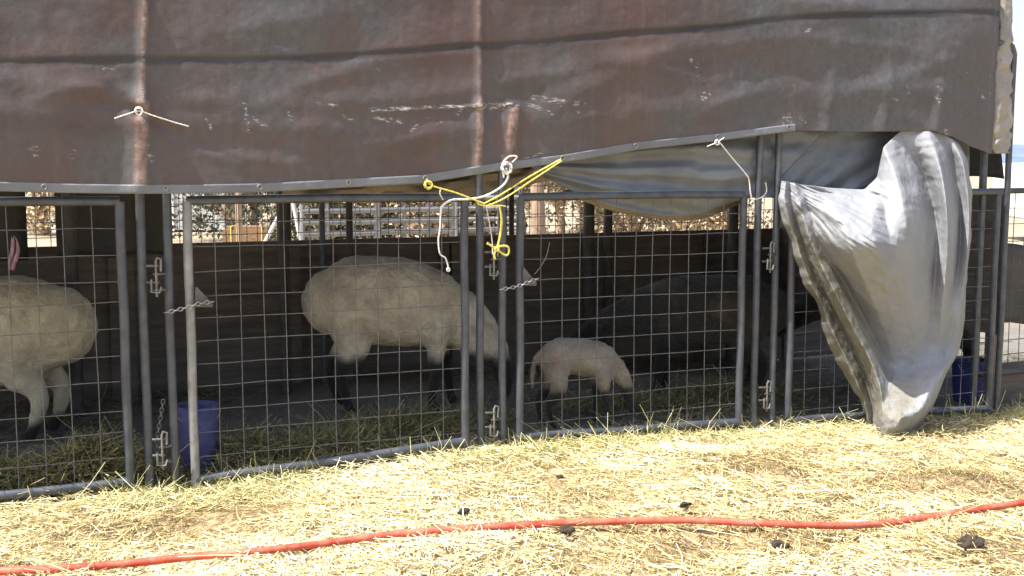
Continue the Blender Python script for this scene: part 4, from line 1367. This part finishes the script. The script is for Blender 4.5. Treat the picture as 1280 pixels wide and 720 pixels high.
def knot(q, c, rad, r, turns=4, seed=0):
    rs = np.random.default_rng(seed)
    pts = []
    for i in range(turns * 8):
        a = i / 8 * 2 * math.pi
        pts.append((c[0] + rad * math.cos(a) * (0.7 + 0.5 * rs.random()), c[1] - rad * 0.5 * rs.random(), c[2] + rad * math.sin(a) * (0.7 + 0.5 * rs.random())))
    rope_mb(q, pts, r, turns * 24)


YR = -0.125
t = thing('yellow_rope', on_y(605, 250, YR), 'yellow rope tied from two hem grommets to the middle uprights and ending in a bow', 'rope')
q = MB(); knot(q, on_y(535, 231, YR), 0.018, 0.0042, 4, 3)
rope_mb(q, [on_y(a, b, YR) for a, b in ((533, 224), (540, 232), (570, 241), (596, 251), (606, 255))], 0.0042)
rope_mb(q, [on_y(a, b, YR) for a, b in ((604, 255), (625, 244), (660, 222), (701, 199))], 0.0042)
rope_mb(q, [on_y(a, b, YR - 0.012) for a, b in ((608, 258), (632, 247), (664, 226), (702, 201))], 0.0040)
rope_mb(q, [on_y(a, b, YR) for a, b in ((596, 252), (600, 256), (612, 257), (626, 257), (632, 258))], 0.0042)
q.build('tie', M['yellow'], t)
q = MB()
rope_mb(q, [on_y(a, b, YR) for a, b in ((624, 257), (627, 275), (625, 295), (621, 312))], 0.0058)
rope_mb(q, [on_y(a, b, YR - 0.01) for a, b in ((609, 304), (620, 311), (632, 319), (636, 315), (634, 308), (622, 309), (618, 318), (619, 324))], 0.0058)
knot(q, on_y(621, 311, YR - 0.012), 0.009, 0.005, 2, 5)
q.build('bow', M['yellow'], t)
t = thing('white_rope', on_y(635, 205, YR), 'white rope looped round the right middle upright and dangling down over the gate', 'rope')
q = MB(); knot(q, on_y(633, 210, YR), 0.026, 0.0048, 4, 8)
rope_mb(q, [on_y(a, b, YR) for a, b in ((640, 203), (646, 196), (636, 196), (628, 206), (630, 222))], 0.0046)
rope_mb(q, [on_y(a, b, YR + 0.01) for a, b in ((633, 210), (635, 222), (626, 234), (606, 245), (585, 249), (565, 250), (553, 258), (551, 268))], 0.0052)
rope_mb(q, [on_y(a, b, YR + 0.01) for a, b in ((551, 258), (550, 285), (548, 300), (550, 317), (557, 323), (561, 336))], 0.0040)
knot(q, on_y(560, 337, YR + 0.01), 0.007, 0.004, 2, 9)
rope_mb(q, [on_y(a, b, YR + 0.01) for a, b in ((554, 250), (550, 242), (551, 236))], 0.003)
q.build('strand', M['whiterope'], t)
q = MB(); rope_mb(q, [on_y(a, b, -0.05) for a, b in ((608, 259), (612, 280), (615, 300), (616, 318))], 0.003)
q.build('loose_end', M['whiterope'], t)
q = MB(); knot(q, on_y(896, 178, YR), 0.012, 0.0035, 3, 12)
rope_mb(q, [on_y(a, b, YR) for a, b in ((898, 176), (914, 196), (931, 216), (936, 224), (938, 240), (940, 250))], 0.0036)
rope_mb(q, [on_y(a, b, YR) for a, b in ((884, 183), (896, 178), (905, 172))], 0.003)
rope_mb(q, [on_y(a, b, -0.05) for a, b in ((940, 250), (951, 247), (958, 240), (957, 228))], 0.003)
knot(q, on_y(940, 254, -0.05), 0.010, 0.004, 2, 14)
tag(q.build('tie_string', M['whiterope']), "white string from the hem down to the right upright of the lamb's gate", 'string')
q = MB(); knot(q, on_y(174, 139, YR - 0.02), 0.016, 0.003, 3, 16)
rope_mb(q, [on_y(a, b, YR - 0.018) for a, b in ((143, 148), (158, 143), (174, 139), (190, 144), (215, 152), (236, 158))], 0.0028)
tag(q.build('tie_string', M['whiterope']), 'thin pale string knotted through the brown tarp over the left worn streak', 'string')
# pink rag on the left gate
q = MB()
rs = np.random.default_rng(4)
V = np.zeros((16, 9, 3))
for i in range(16):
    for j in range(9):
        t_ = i / 15; s_ = (j / 8 - 0.5)
        c = on_y(17 + 2 * math.sin(t_ * 5), 297 + 40 * t_, -0.03)
        w_ = 0.018 + 0.016 * math.sin(t_ * 3)
        V[i, j] = (c[0] + s_ * w_, c[1] + 0.012 * math.sin(s_ * 11 + t_ * 4), c[2] + 0.006 * math.sin(j * 2))
q.grid(V)
o = q.build('rag', M['pink'])
md = o.modifiers.new('thick', 'SOLIDIFY'); md.thickness = 0.003
tag(o, 'pink rag hanging on the wire mesh above the cream sheep', 'rag')

# ------------------------------------------------------------------ dung on the straw
for i, (u, v, s_) in enumerate(((708, 671, .024), (645, 665, .016), (580, 648, .022), (385, 692, .022), (700, 604, .015), (1215, 690, .04), (975, 690, .025), (857, 640, .020), (1150, 590, .02))):
    p = on_g(u, v)
    bm = bmesh.new(); bmesh.ops.create_icosphere(bm, subdivisions=3, radius=s_)
    for vv in bm.verts:
        k_ = 1 + 0.7 * float(vnoise(np.array(vv.co.x * 70 + i), np.array(vv.co.y * 70 + vv.co.z * 50), i))
        vv.co = Vector((vv.co.x * k_ * 1.25, vv.co.y * k_, vv.co.z * k_ * 0.7))
    me = bpy.data.meshes.new('dung'); bm.to_mesh(me); bm.free()
    o = link('dung_clod', me, M['dung'])
    o.location = (p[0], p[1], float(hgt(p[0], p[1])) + 0.028)
    pos = ['just below the hose in the middle of the foreground', 'touching the hose left of the middle one', 'just above the hose below the left middle upright', 'at the hose in the left half', 'small and alone below the lamb', 'in the bottom right corner', 'in the foreground below the right gate uprights', 'on the hose below the lamb gate', 'in the shadow of the silver tarp'][i]
    tag(o, 'dark dung clod ' + pos, 'dung', 'dung clods on the straw')


# ------------------------------------------------------------------ world behind the pens
def leaves(name, C, rad, n, mat, parent, seed, size=0.09):
    rs = np.random.default_rng(seed)
    # clumps
    nc = 16
    cc = rs.normal(0, 0.5, (nc, 3)); cc /= np.maximum(1, np.linalg.norm(cc, axis=1, keepdims=True))
    k = rs.integers(0, nc, n)
    P = np.array(C) + (cc[k] + rs.normal(0, 0.22, (n, 3))) * np.array(rad)
    P = P[P[:, 2] > 0.05]; n = len(P)
    a = rs.normal(size=(n, 3)); a /= np.linalg.norm(a, axis=1, keepdims=True)
    b = np.cross(a, rs.normal(size=(n, 3))); b /= np.linalg.norm(b, axis=1, keepdims=True)
    s = size * rs.uniform(0.5, 1.3, n)[:, None]
    V = np.stack([P - a * s, P + b * s * 0.4, P + a * s, P - b * s * 0.4], 1)
    F = np.arange(n * 4).reshape(-1, 4)
    mb = MB(); mb.add(V.reshape(-1, 3), F.tolist())
    o = mb.build(name, M[mat], parent, smooth=False)
    setattr_f(o.data, 'rnd', np.repeat(np.clip(0.5 + 0.28 * rs.normal(size=n), 0, 1), 4))
    return o


def tree(u, dep, h, rad, trunk_h, mat, label, seed, n=2600, cat='tree', name='tree', tr=0.09):
    p = at_depth(u, dep)
    t = thing(name, p, label, cat, 'trees and bushes beyond the pens')
    rs = random.Random(seed)
    q = MB()
    top = (p[0] + rs.uniform(-.1, .1), p[1], trunk_h)
    q.tube([p - np.array([0, 0, .03]), (p[0] + 0.03, p[1], trunk_h * .5), top, (top[0] + 0.05, top[1], h * 0.75)], [tr * 1.25, tr, tr * .8, tr * .3], 9)
    for i in range(5):
        a = rs.uniform(0, 6.28); z0 = trunk_h * rs.uniform(.6, 1.0)
        e = np.array([p[0] + math.cos(a) * rad * .6, p[1] + math.sin(a) * rad * .6, z0 + (h - z0) * rs.uniform(.3, .7)])
        q.tube([(p[0], p[1], z0), 0.5 * (np.array([p[0], p[1], z0]) + e) + np.array([0, 0, .05]), e], [tr * .5, tr * .35, tr * .15], 7)
    q.build('trunk', M['bark'], t)
    leaves('crown', (p[0], p[1], (trunk_h + h) / 2), (rad, rad, (h - trunk_h) / 2 * 1.15), n, mat, t, seed, size=0.05 if dep < 19 else 0.065)


bushes = [(290, 22, 3.6, 1.3, 0.5, 'leaf', 'dark green tree right of the pale grey shed'), (318, 26, 3.4, 1.2, 0.9, 'leaf', 'green tree behind the reddish bale'), (345, 30, 4.0, 1.5, .8, 'leaf', 'green tree behind the white prop poles'),
          (55, 24, 2.6, 0.9, .2, 'leaf_dry', 'yellow green bush seen over the cream sheep at left'),
          (650, 20, 3.0, 0.8, .9, 'leaf_dry', 'dry bush left of the tan trunk behind the lamb pen'), (700, 24, 3.2, 1.3, .6, 'leaf', 'dark leafy bush behind the tan trunk'), (735, 17, 2.6, 0.7, .2, 'leaf_dry', 'pale dry bush left of the thick dark post'),
          (790, 19, 2.6, 1.0, .2, 'leaf_dry', 'dry straw coloured bush right of the post pair'), (845, 17, 2.6, 0.8, .25, 'leaf_dry', 'pale bush under the sagging grey tarp'), (880, 23, 3.0, 1.2, .4, 'leaf', 'green bush between pale bushes under the grey tarp'), (915, 18, 2.6, 0.7, .3, 'leaf_dry', "dry bush beside the right upright of the lamb's gate"),
          (408, 15.5, 2.2, 0.8, .2, 'leaf', 'dark bush behind the close pipe rails nearest the prop poles'), (470, 16, 2.2, 0.9, .2, 'leaf', 'dark bush behind the rails over the back of the big sheep'), (535, 15.5, 2.2, 0.8, .2, 'leaf_dry', 'dry bush behind the rails left of the yellow rope'), (605, 16, 2.2, 0.9, .2, 'leaf', 'dark bush behind the rails at the middle uprights'),
          (480, 40, 5.0, 3.0, 1.0, 'leaf', 'broad green tree far behind the stacked pipe rails')]
for i, (u, dep, h, rad, th, m, lab) in enumerate(bushes):
    tree(u, dep, h, rad, th, m, lab, 200 + i, n=6500, name='bush' if 'bush' in lab else 'tree', cat='bush' if 'bush' in lab else 'tree')
# bare tan trunk
p = at_depth(671, 15)
q = MB(); q.tube([p - np.array([0, 0, .05]), p + np.array([.02, 0, .8]), p + np.array([-.02, .02, 2.0]), p + np.array([.1, .05, 3.4])], [.13, .10, .085, .05], 10)
for a in (0.6, 2.4, 4.4):
    q.tube([p + np.array([0, 0, 1.9]), p + np.array([.4 * math.cos(a), .4 * math.sin(a), 2.5]), p + np.array([.7 * math.cos(a), .7 * math.sin(a), 3.3])], [.05, .035, .015], 8)
tag(q.build('bare_tree', M['bark']), 'sunlit tan tree trunk behind the lamb pen', 'tree')


def shed():
    p = at_depth(245, 25)
    t = thing('shed', p, 'pale grey metal shed seen over the plank wall left of the green trees', 'shed')
    c, s = math.cos(-YAW), math.sin(-YAW)
    def loc(a, b, z): return (p[0] + a * c - b * s, p[1] + a * s + b * c, z)
    q = MB(); q.box(loc(-0.6, 1.0, 1.2), (2.5, 2.0, 2.3), -YAW); q.build('wall', M['palegrey'], t, smooth=False)
    q = MB(); q.box(loc(-0.6, 1.0, 2.42), (2.8, 2.3, 0.1), -YAW, 0.02); q.build('roof', M['white'], t)
    d = MB(); d.box(loc(-0.9, -0.02, 0.95), (0.85, 0.05, 1.85), -YAW, 0.01); do = d.build('door', M['white'], t)
    d = MB(); d.box(loc(-0.58, -0.06, 0.95), (0.05, 0.05, 0.14), -YAW, 0.01); d.build('handle', M['plate'], do)
    d = MB(); d.box(loc(0.2, -0.02, 1.5), (0.6, 0.05, 0.5), -YAW, 0.01); wn = d.build('window', M['white'], t)
    d = MB(); d.box(loc(0.2, -0.05, 1.5), (0.5, 0.02, 0.4), -YAW); d.build('pane', M['glass'], wn, smooth=False)


shed()
p = at_depth(299, 13)
q = MB(); q.tube([p, p + np.array([0, 0, 1.1]), p + np.array([.01, 0, 2.2])], [.04, .038, .036], 9); q.tube([p + np.array([0, 0, 2.2]), p + np.array([0, 0, 2.26])], [.036, .012], 9)
tag(q.build('timber_post', M['post_wood']), 'slim tan timber post between the shed and the reddish bale', 'post')
p = at_depth(312, 18)
t = thing('bale', p, 'reddish bale standing in the sun beyond the plank wall', 'bale')
bm = MB(); bm.box((p[0], p[1], 0.25), (0.8, 0.45, 0.5), -YAW, 0.05); bm.build('straw_block', M['bale'], t)
for dx_ in (-.25, .25):
    q = MB()
    cx_, cy_ = p[0] + dx_ * math.cos(YAW), p[1] - dx_ * math.sin(YAW)
    q.box((cx_, cy_, 0.25), (0.02, 0.47, 0.52), -YAW, 0.004)
    q.build('twine', M['yellow'], t)
# white prop poles leaning together
dp = 10.2
def at(u, v, dep):
    d = ray(u, v); k_ = dep / (d[0] * math.sin(YAW) + d[1] * math.cos(YAW))
    return CAM + d * k_
q = MB()
A = at(364, 240, dp)
for u in (381, 318):
    b = at(375 if u == 381 else 337, 297 if u == 381 else 292, dp)
    g = A + (b - A) * (A[2] / max(A[2] - b[2], 0.01))
    q.tube([g, A], 0.019, 9)
C_ = at_depth(352, dp + 0.9); q.tube([C_, A], 0.019, 9)
tag(q.build('prop_poles', M['white']), 'white poles leaning together as a tripod behind the plank wall', 'poles')


def pipe_panel(u0, u1, dep, h, nr, label):
    a = at_depth(u0, dep); b = at_depth(u1, dep + 0.25)
    t = thing('rail_fence', 0.5 * (a + b), label, 'fence panel', 'grey pipe panels beyond the pens')
    q = MB()
    for i in range(nr):
        z = 0.2 + (h - 0.2) * i / (nr - 1)
        q.tube([a + np.array([0, 0, z]), b + np.array([0, 0, z])], 0.029, 8)
    q.build('rails', M['rail'], t)
    q = MB()
    for f in (0, 0.34, 0.67, 1.0):
        c = a + (b - a) * f
        q.tube([c, c + np.array([0, 0, h + 0.02])], 0.024, 8)
    q.build('uprights', M['rail'], t)


pipe_panel(378, 470, 11.0, 1.35, 11, 'grey panel of close pipe rails nearest the white prop poles')
pipe_panel(474, 566, 11.4, 1.35, 11, 'grey panel of close pipe rails over the back of the big sheep')
pipe_panel(570, 650, 11.8, 1.35, 11, 'grey panel of close pipe rails behind the middle uprights')

n, m = 40, 12
V = np.zeros((n, m, 3))
za, zb_ = float(on_y(1272, 306, 0.29)[2]), float(on_y(1272, 404, 0.29)[2])
for i in range(n):
    for j in range(m):
        V[i, j] = (XW + 0.10 + 1.35 * i / (n - 1), 0.29 + 0.015 * math.sin(i * 0.9) * j / m, za + (zb_ - za) * j / (m - 1) + 0.015 * math.sin(i * 0.35))
mb = MB(); mb.grid(V)
o = mb.build('added_dark_cloth', M['darktarp'])  # added cloth, only there to darken the view past the post
setattr_f(o.data, 'dirty', np.zeros(len(o.data.vertices)))
md = o.modifiers.new('thick', 'SOLIDIFY'); md.thickness = 0.002
tag(o, 'dark cloth added to darken the mesh panel past the right corner post', 'cloth')

zt_ = float(on_y(1272, 452, 0.34)[2])  # added wall that keeps the low right edge dark
t = thing('plank_wall', (XW + 0.8, 0.34, 0), 'low dark plank wall added to darken the view past the right corner post', 'wall')
q = MB()
for i in range(3):
    hh = (zt_ + 0.3) / 3
    q.box((XW + 0.85, 0.34 + 0.003 * (i % 2), -0.3 + hh * (i + 0.5)), (1.5, 0.03, hh + 0.002 * (i % 2)), 0, 0.003)
q.build('planks', M['wood'], t)
for x in (XW + 0.14, XW + 1.5):
    q = MB(); q.box((x, 0.385, 0.0), (0.06, 0.055, 2 * zt_ + 0.1), 0, 0.003); q.build('stake', M['wood'], t)

# pale trailer seen past the corner post
p = at_depth(1330, 22)
t = thing('trailer', p, 'white box trailer seen past the corner post at the right edge', 'trailer')
q = MB(); q.box((p[0], p[1], 1.0), (2.2, 1.8, 1.1), -YAW, 0.05); q.build('box', M['white'], t)
for sx in (-0.5, 0.5):
    cx_, cy_ = p[0] + sx * math.cos(YAW) - 0.92 * math.sin(YAW), p[1] - sx * math.sin(YAW) - 0.92 * math.cos(YAW)
    q = MB(); q.tube([(cx_ - 0.08 * math.sin(YAW), cy_ - 0.08 * math.cos(YAW), 0.3), (cx_ + 0.08 * math.sin(YAW), cy_ + 0.08 * math.cos(YAW), 0.3)], 0.3, 20)
    wh = q.build('wheel', M['pipe_dark'], t)

# ------------------------------------------------------------------ hills
mb = MB()
xs = np.linspace(-4000, 6500, 160)
rows = []
for i, (yy, hf) in enumerate(((2600, 0.0), (2800, 0.45), (3000, 0.85), (3300, 1.0), (3700, 0.6), (4300, 0.0))):
    hh = (70 + 55 * fbm(xs / 1400, xs * 0 + 2, 5, 4) + 25 * fbm(xs / 420, xs * 0 + i * .3, 6, 3) + 30 * np.exp(-((xs - 3300) / 900) ** 2)) * hf
    rows.append(np.stack([xs, np.full_like(xs, yy), np.maximum(hh, 0) - 1], -1))
mb.grid(np.stack(rows, 1)[:, ::-1])
tag(mb.build('hills', M['hill']), None, None, kind='structure')
